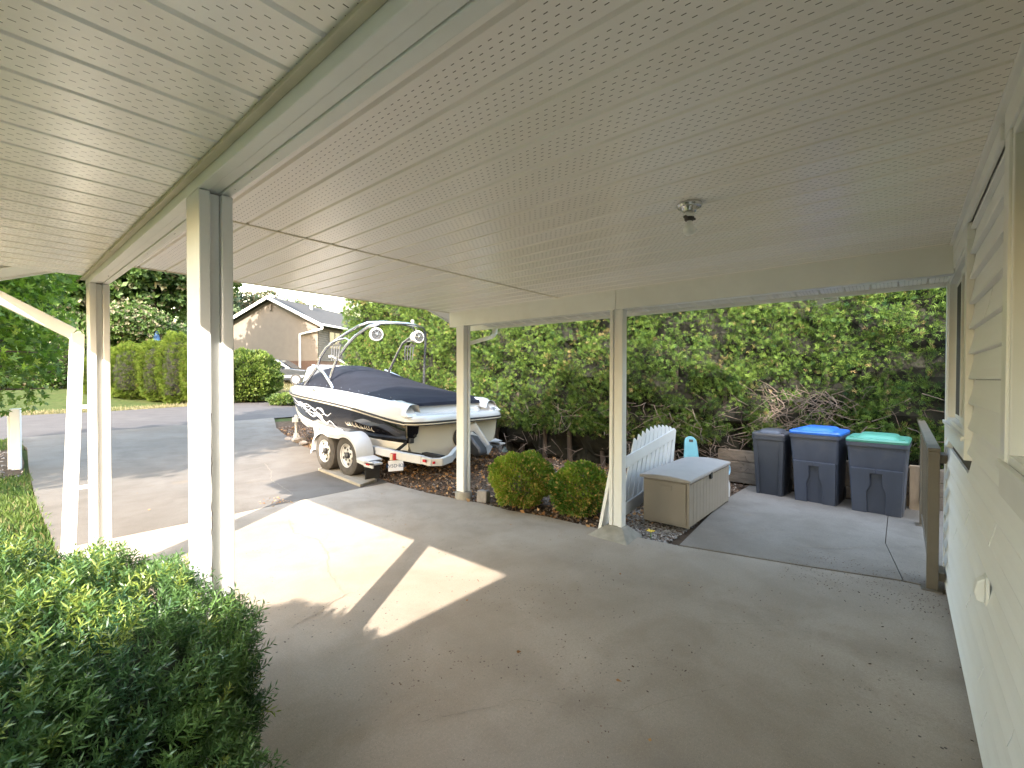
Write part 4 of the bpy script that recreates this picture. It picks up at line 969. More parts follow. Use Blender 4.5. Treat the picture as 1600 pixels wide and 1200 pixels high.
# double fenders
def fender(x0, x1):
    arc = []
    for cy, a0, a1 in ((6.28, -10, 118), (6.94, 62, 190)):
        n = 14
        A = [(cy-.348*math.cos(R(a0+(a1-a0)*k_/n)), .34+.348*math.sin(R(a0+(a1-a0)*k_/n))*.92) for k_ in range(n+1)]
        arc.append(A)
    prof = [p for p in arc[0] if p[0] <= 6.61]+[p for p in arc[1] if p[0] > 6.61]
    prof = [(5.70, .30)]+prof[1:-1]+[(7.34, .30)]
    mb = MB(); outer = prof; inner = [(6.61+(a-6.61)*.965, z_-.018) for a, z_ in prof]
    mb.loft([[(x0, a, z_) for a, z_ in outer], [(x0+.03, a, z_+.02) for a, z_ in outer], [(x1, a, z_+.02) for a, z_ in outer], [(x1, a, z_) for a, z_ in inner], [(x0+.012, a, z_) for a, z_ in inner], [(x0, a, z_) for a, z_ in outer]])
    # skirt on the outer face
    sk = []
    for a, z_ in outer: sk.append([(x0+.004, a, z_), (x0+.004, a, z_-.05 if abs(a-6.61) > .10 else z_-.16)])
    mb.loft(sk)
    mb.box(x0+.0, x0+.16, 5.52, 5.72, .285, .31).box(x0, x0+.02, 5.52, 5.74, .245, .33)
    return pb(mb, 'fender', M['steelwhite'], tl, sm=45)
fender(3.50, 3.78); fender(6.10, 6.38)
def wheel(x_, y_, out):
    w_ = MB().lathe([(.165, -.085), (.20, -.095), (.27, -.10), (.298, -.085), (.305, -.05), (.305, .05), (.298, .085), (.27, .10), (.20, .095), (.165, .085), (.165, -.085), (.165, -.085)], 40, axis='x', caps=False).build('wheel', M['tyre'], None, sm=35)
    w_.location = (x_, y_, .335); bpy.context.view_layer.update(); par(w_, tl)
    s = -1 if out < 0 else 1
    MB().lathe([(.165, s*-.05), (.165, s*.075), (.178, s*.096), (.170, s*.09), (.155, s*.06), (.13, s*.045), (.105, s*.07), (.06, s*.072), (.05, s*.05), (.001, s*.05)], 32, axis='x').build('wheel_rim', M['steelwhite'], w_, sm=35)
    MB().lathe([(.042, s*.05), (.045, s*.10), (.03, s*.112), (.001, s*.115)], 16, axis='x').build('hub', M['darkmetal'], w_, sm=35)
    mb = MB()
    for k_ in range(5):
        a = 2*math.pi*k_/5+.3; mb.lathe([(.018, s*.071), (.018, s*.076), (.001, s*.076)], 10, (0, .085*math.cos(a), .085*math.sin(a)), 'x')
        a += .6; mb.lathe([(.022, s*.066), (.022, s*.0735), (.001, s*.0735)], 10, (0, .132*math.cos(a), .132*math.sin(a)), 'x')
    mb.build('rim_holes', M['gap'], w_)['kind'] = 'stuff'
for y_ in (6.28, 6.94): wheel(3.635, y_, -1); wheel(6.24, y_, 1)
pb(MB().box(3.56, 3.80, 5.80, 5.812, .03, .30), 'mud_flap', M['rubber'], tl)
pb(MB().box(3.495, 3.503, 5.60, 5.68, .275, .30), 'side_marker', M['red'], tl)
pb(MB().box(3.76, 3.90, 5.40, 5.49, .335, .43), 'tail_light', M['red'], tl, bev=.008)
pb(MB().box(3.745, 3.762, 5.415, 5.475, .335, .425), 'amber_side_lens', M['timberlight'], tl, bev=.004)
pb(MB().box(3.79, 3.81, 4.74, 4.80, .385, .42).box(3.845, 3.875, 4.64, 4.66, .37, .40), 'reflector', M['red'], tl)
# licence plate
plt_ = MB().box(-.105, .105, -.002, .002, -.075, .075).build('licence_plate', M['plate'], None, bev=.001)
plt_.location = (3.80, 5.405, .258); plt_.rotation_euler = (0, 0, R(-22)); bpy.context.view_layer.update(); par(plt_, tl)
tx = bpy.data.curves.new('plate_text', 'FONT'); tx.body = 'W5D\u00b782L'; tx.size = .068; tx.align_x = 'CENTER'; tx.align_y = 'CENTER'; tx.extrude = .0006
to = bpy.data.objects.new('plate_characters', tx); COL.objects.link(to); to.rotation_euler = (R(90), 0, 0); to.location = (0, -.0035, -.002)
bpy.context.view_layer.update(); dg = bpy.context.evaluated_depsgraph_get(); tm = bpy.data.meshes.new_from_object(to.evaluated_get(dg)); bpy.data.objects.remove(to)
to = link('plate_characters', tm, None, plt_, (0, -.0035, -.002), (R(90), 0, 0)); tm.materials.clear(); tm.materials.append(M['ink'])
# winch post, jack and coupler at the bow
pb(MB().bar((4.93, 10.55, .5), (4.93, 10.75, .80), .08, .08).bar((4.93, 10.75, .78), (4.93, 10.6, .80), .09, .09), 'winch_post', M['steelwhite'], tl, bev=.008)
pb(MB().tube([(4.80, 10.75, .12), (4.80, 10.75, .62)], .035, 10).lathe([(.001, -.03), (.10, -.03), (.10, .03), (.001, .03)], 18, (4.80, 10.75, .10), 'x').bar((4.7, 10.6, .52), (4.85, 10.8, .52), .12, .10), 'jack', M['steelwhite'], tl, sm=40)
pb(MB().box(4.86, 5.0, 10.6, 10.95, .46, .54), 'coupler', M['steelwhite'], tl, bev=.01)
bd = tag(MB().add([(3.36, 5.60, .0), (3.70, 5.72, .0), (3.86, 7.20, .0), (3.52, 7.12, .0), (3.36, 5.60, .042), (3.70, 5.72, .042), (3.86, 7.20, .042), (3.52, 7.12, .042)],
        [(0, 3, 2, 1), (4, 5, 6, 7), (0, 1, 5, 4), (1, 2, 6, 5), (2, 3, 7, 6), (3, 0, 4, 7)]).build('plank', M['plank'], None, bev=.006), 'weathered plank lying flat under the trailer wheels', 'plank')
# stones by the tongue
for k_, (x_, y_, s_) in enumerate(((4.72, 10.9, .13), (4.78, 10.55, .17), (4.66, 10.1, .10))):
    d = runit(40); 
    import bmesh
    bm = bmesh.new()
    for p in d: bm.verts.new(tuple(p*np.array([s_, s_*.85, s_*.6])*(1+.12*noise3(p[None], 2, k_)[0])))
    bmesh.ops.convex_hull(bm, input=bm.verts); me = bpy.data.meshes.new('stone'); bm.to_mesh(me); bm.free()
    o = link('stone', me, M['stone'], None, (x_, y_, s_*.35)); tag(o, ['pale stone at the driveway edge nearest the boat bow', 'largest stone by the trailer tongue', 'small stone closest to the trailer wheels'][k_], 'stone', 'stones by the trailer tongue')

# ------------------------------------------------------------------ vegetation
def hedge_front(y): return float(np.interp(y, [-3, 1.2, 2.2, 3.4, 6, 8.5, 10, 13], [7.2, 7.2, 6.75, 6.5, 6.55, 6.6, 6.85, 6.95]))
hd = thing('cedar_hedge', 'tall clipped cedar hedge running behind the bins and the boat', 'hedge', (7.2, 5, 0))
ncl = 4300
cy = rng.uniform(-2.6, 12.3, ncl); cz = rng.uniform(.25, 3.75, ncl)
low = np.array([.75 if 1.5 < a < 7 else 1.0 for a in cy]); cz = np.where(cz < .55, cz+.3, cz)
cx = np.array([hedge_front(a) for a in cy])+.10*noise3(np.stack([cy*0, cy, cz], 1), 1.7, 3)+.09*noise3(np.stack([cy*0, cy, cz], 1), 4.5, 4)+rng.uniform(0, .30, ncl)+.22*np.clip((.95-cz)/.6, 0, 1)+.10*np.clip((cz-3.3)/.5, 0, 1)
crad = rng.uniform(.07, .19, ncl)
# thinner near the ground and in a few bald patches
keep = rng.random(ncl) < np.clip((cz-.05)/.30, .5, 1)*np.where((cy < 6.5) & (cz > 3.0), .35, 1)
for (py, pz, pr) in ((1.15, 1.12, .33), (3.9, 1.6, .22), (1.9, .85, .3), (-.3, 1.2, .15), (3.1, .9, .25)):
    keep &= ~(((cy-py)**2+(cz-pz)**2 < pr**2) & (rng.random(ncl) < .72))
cx, cy, cz, crad = cx[keep], cy[keep], cz[keep], crad[keep]
per = 24
n = len(cx)*per; ci = np.repeat(np.arange(len(cx)), per)
d = runit(n); d[:, 0] = -np.abs(d[:, 0])*.9-.15; d[:, 2] += .25; d /= np.linalg.norm(d, axis=1, keepdims=True)
pos = np.stack([cx[ci], cy[ci], cz[ci]], 1)+d*crad[ci][:, None]*rng.uniform(.55, 1.05, n)[:, None]*np.array([.75, 1.1, .85])
zd = d*.8+np.array([-.15, 0, .30])+rng.normal(0, .42, (n, 3))
cb = rng.random(len(cx)); brown = (rng.random(len(cx)) < .035)
base = np.clip(cb[ci]*.45+.75*rng.random(n)-.05, 0, 1)
t_ = tints(n, .03, 0, 1, base); t_[brown[ci], 1] = rng.uniform(.3, .9, brown[ci].sum())
cloud('foliage', M['cedar'], CED[0], CED[1], pos, zd, rng.uniform(0, 6.28, n), rng.uniform(.040, .088, n), t_, None).parent = None
fo = bpy.data.objects['foliage']; par(fo, hd)
# end face and top of the hedge
n = 7000
pos = np.stack([rng.uniform(6.9, 8.3, n), np.full(n, 12.3)+rng.normal(0, .08, n), rng.uniform(.3, 3.8, n)], 1)
top = rng.random(n) < .45; pos[top, 2] = 3.78+rng.normal(0, .07, top.sum()); pos[top, 1] = rng.uniform(6, 12.3, top.sum()); pos[top, 0] = rng.uniform(6.9, 7.6, top.sum())
zd = np.where(top[:, None], np.array([[-.2, .2, 1.0]]), np.array([[-.3, 1.0, .4]]))+rng.normal(0, .4, (n, 3))
o = cloud('foliage', M['cedar'], CED[0], CED[1], pos, zd, rng.uniform(0, 6.28, n), rng.uniform(.09, .15, n), tints(n, .04)); par(o, hd)
# hedge core, lumpy surface well behind the sprays, near black as painted shade
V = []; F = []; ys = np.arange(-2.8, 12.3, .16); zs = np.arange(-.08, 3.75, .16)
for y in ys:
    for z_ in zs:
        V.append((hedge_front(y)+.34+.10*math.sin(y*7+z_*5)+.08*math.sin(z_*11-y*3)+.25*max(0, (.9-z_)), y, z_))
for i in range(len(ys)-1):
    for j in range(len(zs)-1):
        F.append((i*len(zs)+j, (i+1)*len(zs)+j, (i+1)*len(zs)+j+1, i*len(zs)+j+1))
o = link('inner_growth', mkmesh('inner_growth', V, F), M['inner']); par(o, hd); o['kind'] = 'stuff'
for k_, y in enumerate(np.arange(-2.3, 12.2, .62)):
    xx = hedge_front(y)+.42+random.uniform(-.05, .08); pts = [(xx, y, -.05)]
    for z_ in (.5, 1.1, 1.8): pts.append((xx+random.uniform(-.06, .06), y+random.uniform(-.08, .08), z_))
    par(MB().tube(pts, [.05, .04, .03, .02], 7).build('trunk', M['bark'], None, sm=60), hd)
# bare twigs low in the hedge
mb = MB()
for k_ in range(620):
    y = random.choice([random.uniform(-1, 7), random.uniform(.6, 3.4), random.uniform(.7, 1.5)]); z_ = random.uniform(.12, 1.15) if y > 1.5 else random.uniform(.6, 1.35)
    xx = hedge_front(y)+random.uniform(-.12, .25); dx, dy, dz = random.uniform(-.3, .05), random.uniform(-.3, .3), random.uniform(-.25, .2)
    mb.tube([(xx, y, z_), (xx+dx*.5, y+dy*.5+random.uniform(-.04, .04), z_+dz*.5), (xx+dx, y+dy, z_+dz+random.uniform(-.05, .05))], [.006, .004, .0015], 4, False)
o = mb.build('twigs', M['twig'], None, recalc=False); par(o, hd); o['kind'] = 'stuff'

# yew bush in the foreground
yb = thing('yew_bush', 'large dark green yew bush in front of the near post', 'bush', (-.02, 1.98, 0))
YC = (-.10, 1.96, .31); YR = (.68, .86, .57)
n = 11500
d = runit(n); d[:, 2] = np.abs(d[:, 2])*1.0-.30*(rng.random(n) < .35); d /= np.linalg.norm(d, axis=1, keepdims=True)
def superr(d):  # squarer top than an ellipsoid
    return ((np.abs(d[:, 0])**2.1+np.abs(d[:, 1])**2.1)**(2.5/2.1)+np.abs(d[:, 2])**2.5)**(-1/2.5)
lump = 1+.07*noise3(d, 3.2, 11)+.06*noise3(d, 8, 12)
rr_ = superr(d)*lump*(1-np.abs(rng.normal(0, .055, n)))
pos = np.array(YC)+d*np.array(YR)*rr_[:, None]
zd = d*.9+np.array([.05, -.05, .55])+rng.normal(0, .38, (n, 3))
cl = np.clip(.5+.5*noise3(pos, 6, 21), 0, 1)
t_ = tints(n, .05, 0, .9, cl)
br_ = pos[:, 2] > .78; t_[br_, 1] = np.where(rng.random(br_.sum()) < .35, .8, 0)
o = cloud('needles', M['yew'], YEW[0], YEW[1], pos, zd, rng.uniform(0, 6.28, n), rng.uniform(.045, .095, n), t_); par(o, yb)
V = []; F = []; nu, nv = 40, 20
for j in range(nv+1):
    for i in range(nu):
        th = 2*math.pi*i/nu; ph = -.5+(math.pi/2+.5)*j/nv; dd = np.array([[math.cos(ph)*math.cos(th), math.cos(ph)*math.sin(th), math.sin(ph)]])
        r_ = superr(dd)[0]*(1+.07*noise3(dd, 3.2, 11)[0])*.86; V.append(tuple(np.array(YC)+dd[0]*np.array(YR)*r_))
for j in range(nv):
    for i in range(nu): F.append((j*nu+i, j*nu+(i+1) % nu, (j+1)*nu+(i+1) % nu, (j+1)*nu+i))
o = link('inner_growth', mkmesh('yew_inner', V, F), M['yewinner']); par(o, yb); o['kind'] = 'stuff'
par(MB().tube([(-.02, 2.0, -.05), (0, 2.0, .4)], [.06, .03], 8).build('stem', M['bark'], None, sm=50), yb)

shade_bush = thing('yew_bush', 'added unseen bush beyond the left edge that shades the foreground yew', 'bush', (-1.7, 1.0, 0))  # out of view, added to keep sun off the foreground yew
n = 900; d = runit(n); d[:, 2] = np.abs(d[:, 2]); c_ = np.array([-1.7, 1.0, .9]); pos = c_+d*np.array([.75, .8, 1.05])*superr(d)[:, None]*(1-np.abs(rng.normal(0, .05, n)))[:, None]
o = cloud('needles', M['yew'], YEW[0], YEW[1], pos, d+np.array([0, 0, .5]), rng.uniform(0, 6.28, n), rng.uniform(.12, .2, n), tints(n)); par(o, shade_bush)
par(MB().lathe([(.5, 0), (.62, .6), (.64, 1.4), (.5, 1.75), (.001, 1.85)], 18, (-1.7, 1.0, 0)).build('inner_growth', M['yewinner'], None), shade_bush)
# two boxwoods
def boxwood(c, rad, label, nleaf, seed):
    t = thing('boxwood_bush', label, 'bush', (c[0], c[1], 0), 0, 'round boxwood bushes in the mulch bed')
    pos, nn = blob_points(nleaf, c, rad, seed, .13, .13, 4.0); ok = pos[:, 2] > .02; pos, nn = pos[ok], nn[ok]; n = len(pos)
    zd = nn/np.linalg.norm(nn, axis=1, keepdims=True)+np.array([0, 0, .4])+rng.normal(0, .55, (n, 3))
    yl = np.clip(.5-.9*(pos[:, 1]-c[1])/rad[1]*.5-.4*(pos[:, 2]-c[2])/rad[2], 0, 1)
    t_ = tints(n, .0, 0, 1, np.clip(.5+.5*noise3(pos, 7, seed), 0, 1)); t_[:, 1] = (rng.random(n) < .05+.32*yl)*rng.uniform(.3, 1, n)
    o = cloud('leaves', M['boxwood'], LEAF[0], LEAF[1], pos, zd, rng.uniform(0, 6.28, n), rng.uniform(.024, .042, n), t_); par(o, t)
    mb = MB()
    for k_ in range(26):
        a = random.uniform(0, 6.28); e = random.uniform(.2, 1); q = Vector((c[0]+math.cos(a)*rad[0]*.8*e, c[1]+math.sin(a)*rad[1]*.8*e, c[2]+rad[2]*random.uniform(-.2, .7)))
        mb.tube([(c[0], c[1], -.03), (c[0]+(q.x-c[0])*.4, c[1]+(q.y-c[1])*.4, q.z*.5), q], [.012, .008, .003], 5, False)
    par(mb.build('stem', M['twig'], None, recalc=False), t)
boxwood((4.14, 3.40, .315), (.37, .37, .315), 'larger round boxwood bush next to the far post, yellowing on its right', 15000, 31)
boxwood((4.31, 2.70, .265), (.31, .31, .275), 'smaller yellow green boxwood bush between the larger one and the leaning board', 11000, 32)

# trees ---------------------------------------------------------------
def tree(name, label, cat, base, blobs, nleaf, m, size, trunk_r, tmpl=CLUST, group=None, p2=.05, depth=.22, seed=1, limb=True, inner=None):
    t = thing(name, label, cat, (base[0], base[1], gz(base[0], base[1])), 0, group)
    tot = sum(b_[1][0]*b_[1][1] for b_ in blobs); P_ = []; D_ = []
    for k_, (c, rad) in enumerate(blobs):
        a, b_ = blob_points(int(nleaf*rad[0]*rad[1]/tot), c, rad, seed+k_, depth, .22, 2.6); P_.append(a); D_.append(b_/np.linalg.norm(b_, axis=1, keepdims=True))
    pos = np.concatenate(P_); nn = np.concatenate(D_); n = len(pos)
    hole = noise3(pos, 1.6/max(.6, size*6), seed+50); ok = hole > -.85; pos, nn = pos[ok], nn[ok]; n = len(pos)
    zd = nn*.6+np.array([0, 0, .1])+rng.normal(0, .6, (n, 3))
    t_ = tints(n, p2, 0, 1, np.clip(.5+.5*noise3(pos, 1.2, seed+9), 0, 1))
    o = cloud('crown', m, tmpl[0], tmpl[1], pos, zd, rng.uniform(0, 6.28, n), rng.uniform(size*.7, size*1.3, n), t_); par(o, t)
    z0 = gz(base[0], base[1]); ctr = Vector(np.mean([b_[0] for b_ in blobs], axis=0)); mb = MB()
    h = ctr.z; tp_ = Vector((base[0]*.5+ctr.x*.5, base[1]*.5+ctr.y*.5, z0+(h-z0)*.75))
    mb.tube([(base[0], base[1], z0-.1), ((base[0]*.85+ctr.x*.15), base[1]*.85+ctr.y*.15, z0+(h-z0)*.35), tp_], [trunk_r*1.2, trunk_r*.85, trunk_r*.5], 10)
    par(mb.build('trunk', M['bark'], None, sm=60), t)
    if limb:
        mb = MB()
        for c, rad in blobs:
            for k_ in range(5):
                e = Vector(c)+Vector([random.uniform(-.7, .7)*rad[i] for i in range(3)]); s0 = Vector((base[0], base[1], z0)).lerp(tp_, random.uniform(.45, 1))
                md = s0.lerp(e, .5)+Vector((random.uniform(-.2, .2), random.uniform(-.2, .2), .15))*rad[0]*.4
                mb.tube([s0, md, e], [trunk_r*.38, trunk_r*.2, trunk_r*.06], 6, False)
        par(mb.build('limbs', M['bark'], None, recalc=False), t)
    return t
# near maple at the left
tree('maple_tree', 'bright green maple with star shaped leaves at the left edge, in front of the road', 'tree', (-1.9, 9.6),
     [((-.45, 9.8, 2.6), (1.4, 1.5, 1.45)), ((.05, 9.4, 1.85), (.88, 1.0, .85)), ((.2, 9.9, 3.2), (.85, 1.1, .75)), ((-1.9, 9.2, 3.2), (1.8, 1.7, 1.5))], 19000, M['maple'], .075, .12, MAP, p2=.12, depth=.30, seed=60)
tree('street_tree', 'tall broadleaf tree whose dark crown overhangs the left of the driveway', 'tree', (-2.8, 8.2),
     [((-4.6, 6.2, 5.2), (1.9, 1.7, 1.1)), ((-2.8, 7.6, 5.4), (2.0, 1.8, 1.2)), ((-4.6, 8.3, 5.4), (1.6, 1.6, 1.1)), ((-1.4, 9.2, 5.6), (2, 1.9, 1.2)), ((.3, 10.8, 5.9), (1.9, 1.8, 1.3)), ((1.6, 12.0, 6.2), (1.6, 1.5, 1.1))], 9500, M['darktree'], .20, .2, CLUST, p2=.05, depth=.3, seed=80)
# trees across the road
tree('broadleaf_tree', 'large dark tree behind the clipped cedars, left of the tan house', 'tree', (4.6, 27.5),
     [((4.8, 27.5, 6.9), (2.9, 2.4, 2.9)), ((6.2, 27.3, 8.8), (2.6, 2.2, 2.7)), ((7.2, 26.4, 7.4), (1.7, 1.6, 2.0)), ((3.0, 28.4, 5.2), (2.2, 2.0, 2.4))], 12500, M['darktree'], .29, .3, CLUST, 'large trees across the road', p2=.10, depth=.28, seed=100)
tree('broadleaf_tree', 'tall dark tree seen between the two near posts, furthest left over the cedars', 'tree', (1.8, 30.0),
     [((1.8, 30, 7.6), (3.2, 2.4, 3.4)), ((.2, 29.5, 4.8), (2.4, 2, 2.2))], 9000, M['darktree'], .32, .3, CLUST, 'large trees across the road', p2=.05, depth=.28, seed=110)
tree('broadleaf_tree', 'pale grey green tree with dead twigs standing low over the cedars', 'tree', (4.9, 25.8),
     [((4.3, 25.8, 3.9), (1.5, 1.2, .9)), ((5.4, 25.9, 3.3), (1.2, 1.0, .75))], 5500, M['darktree'], .14, .14, CLUST, 'large trees across the road', p2=.3, depth=.35, seed=120)
tree('spruce_tree', 'dark spruce rising beside the left end of the tan house roof', 'tree', (12.4, 43.5),
     [((12.4, 43.5, 4.5), (2.8, 2.8, 2.6)), ((12.4, 43.5, 7.2), (2.0, 2.0, 2.4)), ((12.4, 43.5, 10), (1.1, 1.1, 2.2))], 4500, M['spruce'], .42, .3, CLUST, seed=130, depth=.3)
tree('bare_tree', 'thin half bare tree standing behind the ridge of the tan house', 'tree', (18.6, 47.0),
     [((17.2, 47, 8.2), (2.4, 1.6, 1.5)), ((20.5, 46, 8.0), (2.6, 1.6, 1.2))], 2600, M['spruce'], .28, .22, CLUST, seed=140, p2=.6, depth=.45)
tree('conifer_tree', 'tall conifer beyond the left edge that throws shade on the hedge', 'tree', (-6.5, -5.0),
     [((-6.5, -5.0, 9.9), (1.8, 1.8, 1.9)), ((-6.3, -5.3, 8.5), (1.5, 1.5, 1.2))], 3000, M['darktree'], .26, .2, CLUST, seed=170, depth=.2)
# row of small pointed conifers beyond the far roof
def pointed(x_, y_, top, w_, label, seed):
    z0 = gz(x_, y_); t = thing('pointed_conifer', label, 'tree', (x_, y_, z0), 0, 'pointed conifers beyond the tan house')
    n = 1300; u = rng.random(n)**.7; a = rng.uniform(0, 6.28, n); z_ = z0+.3+(top-z0-.3)*u; r_ = w_*(1-u)**.8*rng.uniform(.7, 1, n)
    pos = np.stack([x_+r_*np.cos(a), y_+r_*np.sin(a), z_], 1); zd = np.stack([np.cos(a), np.sin(a), np.full(n, 1.2)], 1)+rng.normal(0, .3, (n, 3))
    par(cloud('crown', M['spruce'], CLUST[0], CLUST[1], pos, zd, rng.uniform(0, 6.28, n), rng.uniform(.25, .45, n), tints(n, .1)), t)
    par(MB().tube([(x_, y_, z0), (x_, y_, top-.5)], [.12, .03], 6).build('trunk', M['bark'], None), t)
for k_, (px, tz) in enumerate(((496, 9.6), (501.5, 10.6), (508, 9.5), (513, 9.3), (521, 9.5), (528, 9.2), (535, 9.9))):
    s_ = (px-800)/711; D_ = 60; dx, dy = .759*D_+s_*.651*D_, .651*D_-s_*.759*D_
    pointed(dx, dy, tz, .75, ['first and leftmost small conifer above the far roof', 'tallest pointed conifer, second from the left above the far roof', 'third small conifer from the left above the far roof', 'middle conifer of the seven above the far roof', 'fifth small conifer from the left above the far roof', 'lowest conifer, second from the right above the far roof', 'rightmost pointed conifer next to the hedge end'][k_], 150+k_)
# clipped cedars across the road
ced = ((152, 2.2, .50, 'clipped cedar partly behind the corner post, leftmost of the row'), (180, 2.45, .52, 'clipped cedar with a ragged top behind the left gap, second of the row'), (208, 2.75, .74, 'widest clipped cedar, centre of the gap between the near posts'),
       (247, 2.85, .58, 'rounded bright green cedar, second from the right of the row'), (279, 3.1, .62, 'tallest bright clipped cedar beside the near post'), (316, 2.9, .62, 'clipped cedar hidden mostly by the near post, rightmost of the row'))
for k_, (px, tz, w_, label) in enumerate(ced):
    s_ = (px-800)/711; D_ = 17.7; x_, y_ = .759*D_+s_*.651*D_, .651*D_-s_*.759*D_; z0 = gz(x_, y_)
    t = thing('clipped_cedar', label, 'shrub', (x_, y_, z0), 0, 'clipped cedars across the road')
    n = 3600; d = runit(n); r_ = (np.abs(d[:, 0])**3+np.abs(d[:, 1])**3+np.abs(d[:, 2])**2.4)**(-1/2.7)*(1-np.abs(rng.normal(0, .07, n)))*(1+.08*noise3(d, 4, k_))
    hh = (tz-z0)/2; pos = np.array([x_, y_, z0+hh])+d*np.array([w_, w_, hh])*r_[:, None]; zd = d+np.array([0, 0, .7])+rng.normal(0, .35, (n, 3))
    par(cloud('foliage', M['cedar2'], CED[0], CED[1], pos, zd, rng.uniform(0, 6.28, n), rng.uniform(.10, .17, n), tints(n, .05, .3, 1)), t)
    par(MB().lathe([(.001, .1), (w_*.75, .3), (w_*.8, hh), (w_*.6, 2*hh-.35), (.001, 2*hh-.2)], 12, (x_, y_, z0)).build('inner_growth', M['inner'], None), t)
    par(MB().tube([(x_, y_, z0-.05), (x_, y_, z0+.5)], .06, 6).build('trunk', M['bark'], None), t)
def shrub(name, label, px, D_, w_, h_, n, m, size, grp=None, cz_=None):
    s_ = (px-800)/711; x_, y_ = .759*D_+s_*.651*D_, .651*D_-s_*.759*D_; z0 = gz(x_, y_)
    t = thing(name, label, 'shrub', (x_, y_, z0), 0, grp)
    pos, nn = blob_points(n, (x_, y_, z0+h_*.48), (w_, w_, h_*.55), int(px), .10, .14, 2.6)
    ok = pos[:, 2] > z0+.05; pos, nn = pos[ok], nn[ok]; n = len(pos); zd = nn/np.linalg.norm(nn, axis=1, keepdims=True)*.8+np.array([0, 0, .6])+rng.normal(0, .45, (n, 3))
    par(cloud('foliage', m, LEAF[0], LEAF[1], pos, zd, rng.uniform(0, 6.28, n), rng.uniform(size*.7, size*1.3, n), tints(n, .12, 0, 1, np.clip(.5+.5*noise3(pos, 2.5, 5), 0, 1))), t)
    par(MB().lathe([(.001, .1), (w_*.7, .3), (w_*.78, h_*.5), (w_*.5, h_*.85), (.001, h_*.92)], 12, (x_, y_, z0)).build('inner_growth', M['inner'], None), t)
    return t
shrub('round_shrub', 'big round bright green shrub across the road in front of the tan house', 391, 19.6, 1.22, 2.05, 14000, M['shrub'], .13)
for k_, (px_, D_, w_, h_, lab) in enumerate(((30, 19.4, 1.9, 2.7, 'wide dark thicket behind the maple at the far left'), (108, 19.2, 1.6, 2.9, 'dark thicket just left of the leftmost clipped cedars'), (240, 24.5, 1.8, 2.3, 'low dark thicket behind the tallest clipped cedars'))):
    shrub('thicket', lab, px_, D_, w_, h_, 6500, M['darktree'], .18, 'dark thickets across the road')
shrub('low_shrub', 'low yellow green shrub at the road edge under the round one', 452, 18.6, .75, .42, 2600, M['shrub'], .10)

# grass, chips, pebbles, fallen leaves ---------------------------------
BL = ([(-.06, 0, 0), (.06, 0, 0), (.04, .12, .6), (0, .35, 1.0)], [(0, 1, 2), (0, 2, 3)])
def scatter_grass(name, polyf, n, box_, m, hmin, hmax, p2=.1, dz=-.045):
    pts = np.stack([rng.uniform(box_[0], box_[1], n), rng.uniform(box_[2], box_[3], n)], 1); ok = np.array([polyf(a, b_) for a, b_ in pts]); pts = pts[ok]; n = len(pts)
    z_ = np.array([gz(a, b_) for a, b_ in pts])+dz; pos = np.concatenate([pts, z_[:, None]], 1)
    zd = np.array([[0, 0, 1.0]])+rng.normal(0, .35, (n, 3)); s_ = rng.uniform(hmin, hmax, n)
    o = cloud(name, m, BL[0], BL[1], pos, zd, rng.uniform(0, 6.28, n), np.stack([s_*1.2, s_, s_], 1), tints(n, p2, 0, 1, np.clip(.5+.5*noise3(pos, 1.5, 77), 0, 1))); return o
def left_lawn(a, b_):
    e = np.interp(b_, [4.6, 8, 10.6, 12.2, 13.8], [.42, .44, .50, .56, .41])
    return a < e and not (9.9 < b_ < 12.5 and a > -1.5 and random.random() < .85)
scatter_grass('grass', left_lawn, 26000, (-2.6, .6, 4.6, 10.2), M['grassblade'], .045, .10, .12)
scatter_grass('grass', lambda a, b_: a < .5, 7000, (-3, .5, 12.2, 13.6), M['grassblade'], .05, .10, .2)
def verge(a, b_):
    far = np.interp(a, [-12, .6, 2.5, 4.8, 6.3, 8.7, 10.6, 14, 40], [17, 18.7, 19.0, 19.8, 20.5, 21.6, 22.6, 23.9, 28.6]); return far < b_ < far+(1.0 if a < 7 else 4.5)
scatter_grass('grass', lambda a, b_: verge(a, b_) and a < 7.2, 26000, (-4, 7.2, 17.8, 22), M['drygrass'], .06, .14, .4)
scatter_grass('grass', lambda a, b_: verge(a, b_) and a >= 7.0, 22000, (7, 15, 20.8, 28), M['drygrass'], .14, .42, .35)
CH = ([(-.5, -.25, 0), (.5, -.18, 0), (.42, .25, 0), (-.4, .2, 0), (-.3, 0, .22), (.3, 0, .2)], [(0, 1, 5, 4), (1, 2, 5), (2, 3, 4, 5), (3, 0, 4)])
def bed(a, b_):
    e = np.interp(b_, [0, 1.5, 2.3, 2.9, 3.35, 3.75, 4.1, 4.65, 5.56, 7.28, 8.76, 10.5, 12.6], [4.42, 4.05, 3.99, 3.97, 3.88, 3.89, 3.83, 3.77, 3.78, 4.09, 4.4, 4.64, 5.1])
    return a > e-.02 and not (b_ < 1.62 and a > 4.1) and a < 7.6
def scatter_flat(name, m, tmpl, n, box_, smin, smax, p2, tilt=.4, polyf=bed, dz=-.03):
    pts = np.stack([rng.uniform(box_[0], box_[1], n), rng.uniform(box_[2], box_[3], n)], 1); ok = np.array([polyf(a, b_) for a, b_ in pts]); pts = pts[ok]; n = len(pts)
    z_ = np.array([gz(a, b_) for a, b_ in pts])+dz+rng.uniform(0, .012, n); pos = np.concatenate([pts, z_[:, None]], 1)
    return cloud(name, m, tmpl[0], tmpl[1], pos, np.array([[0, 0, 1.0]])+rng.normal(0, tilt, (n, 3)), rng.uniform(0, 6.28, n), rng.uniform(smin, smax, n), tints(n, p2))
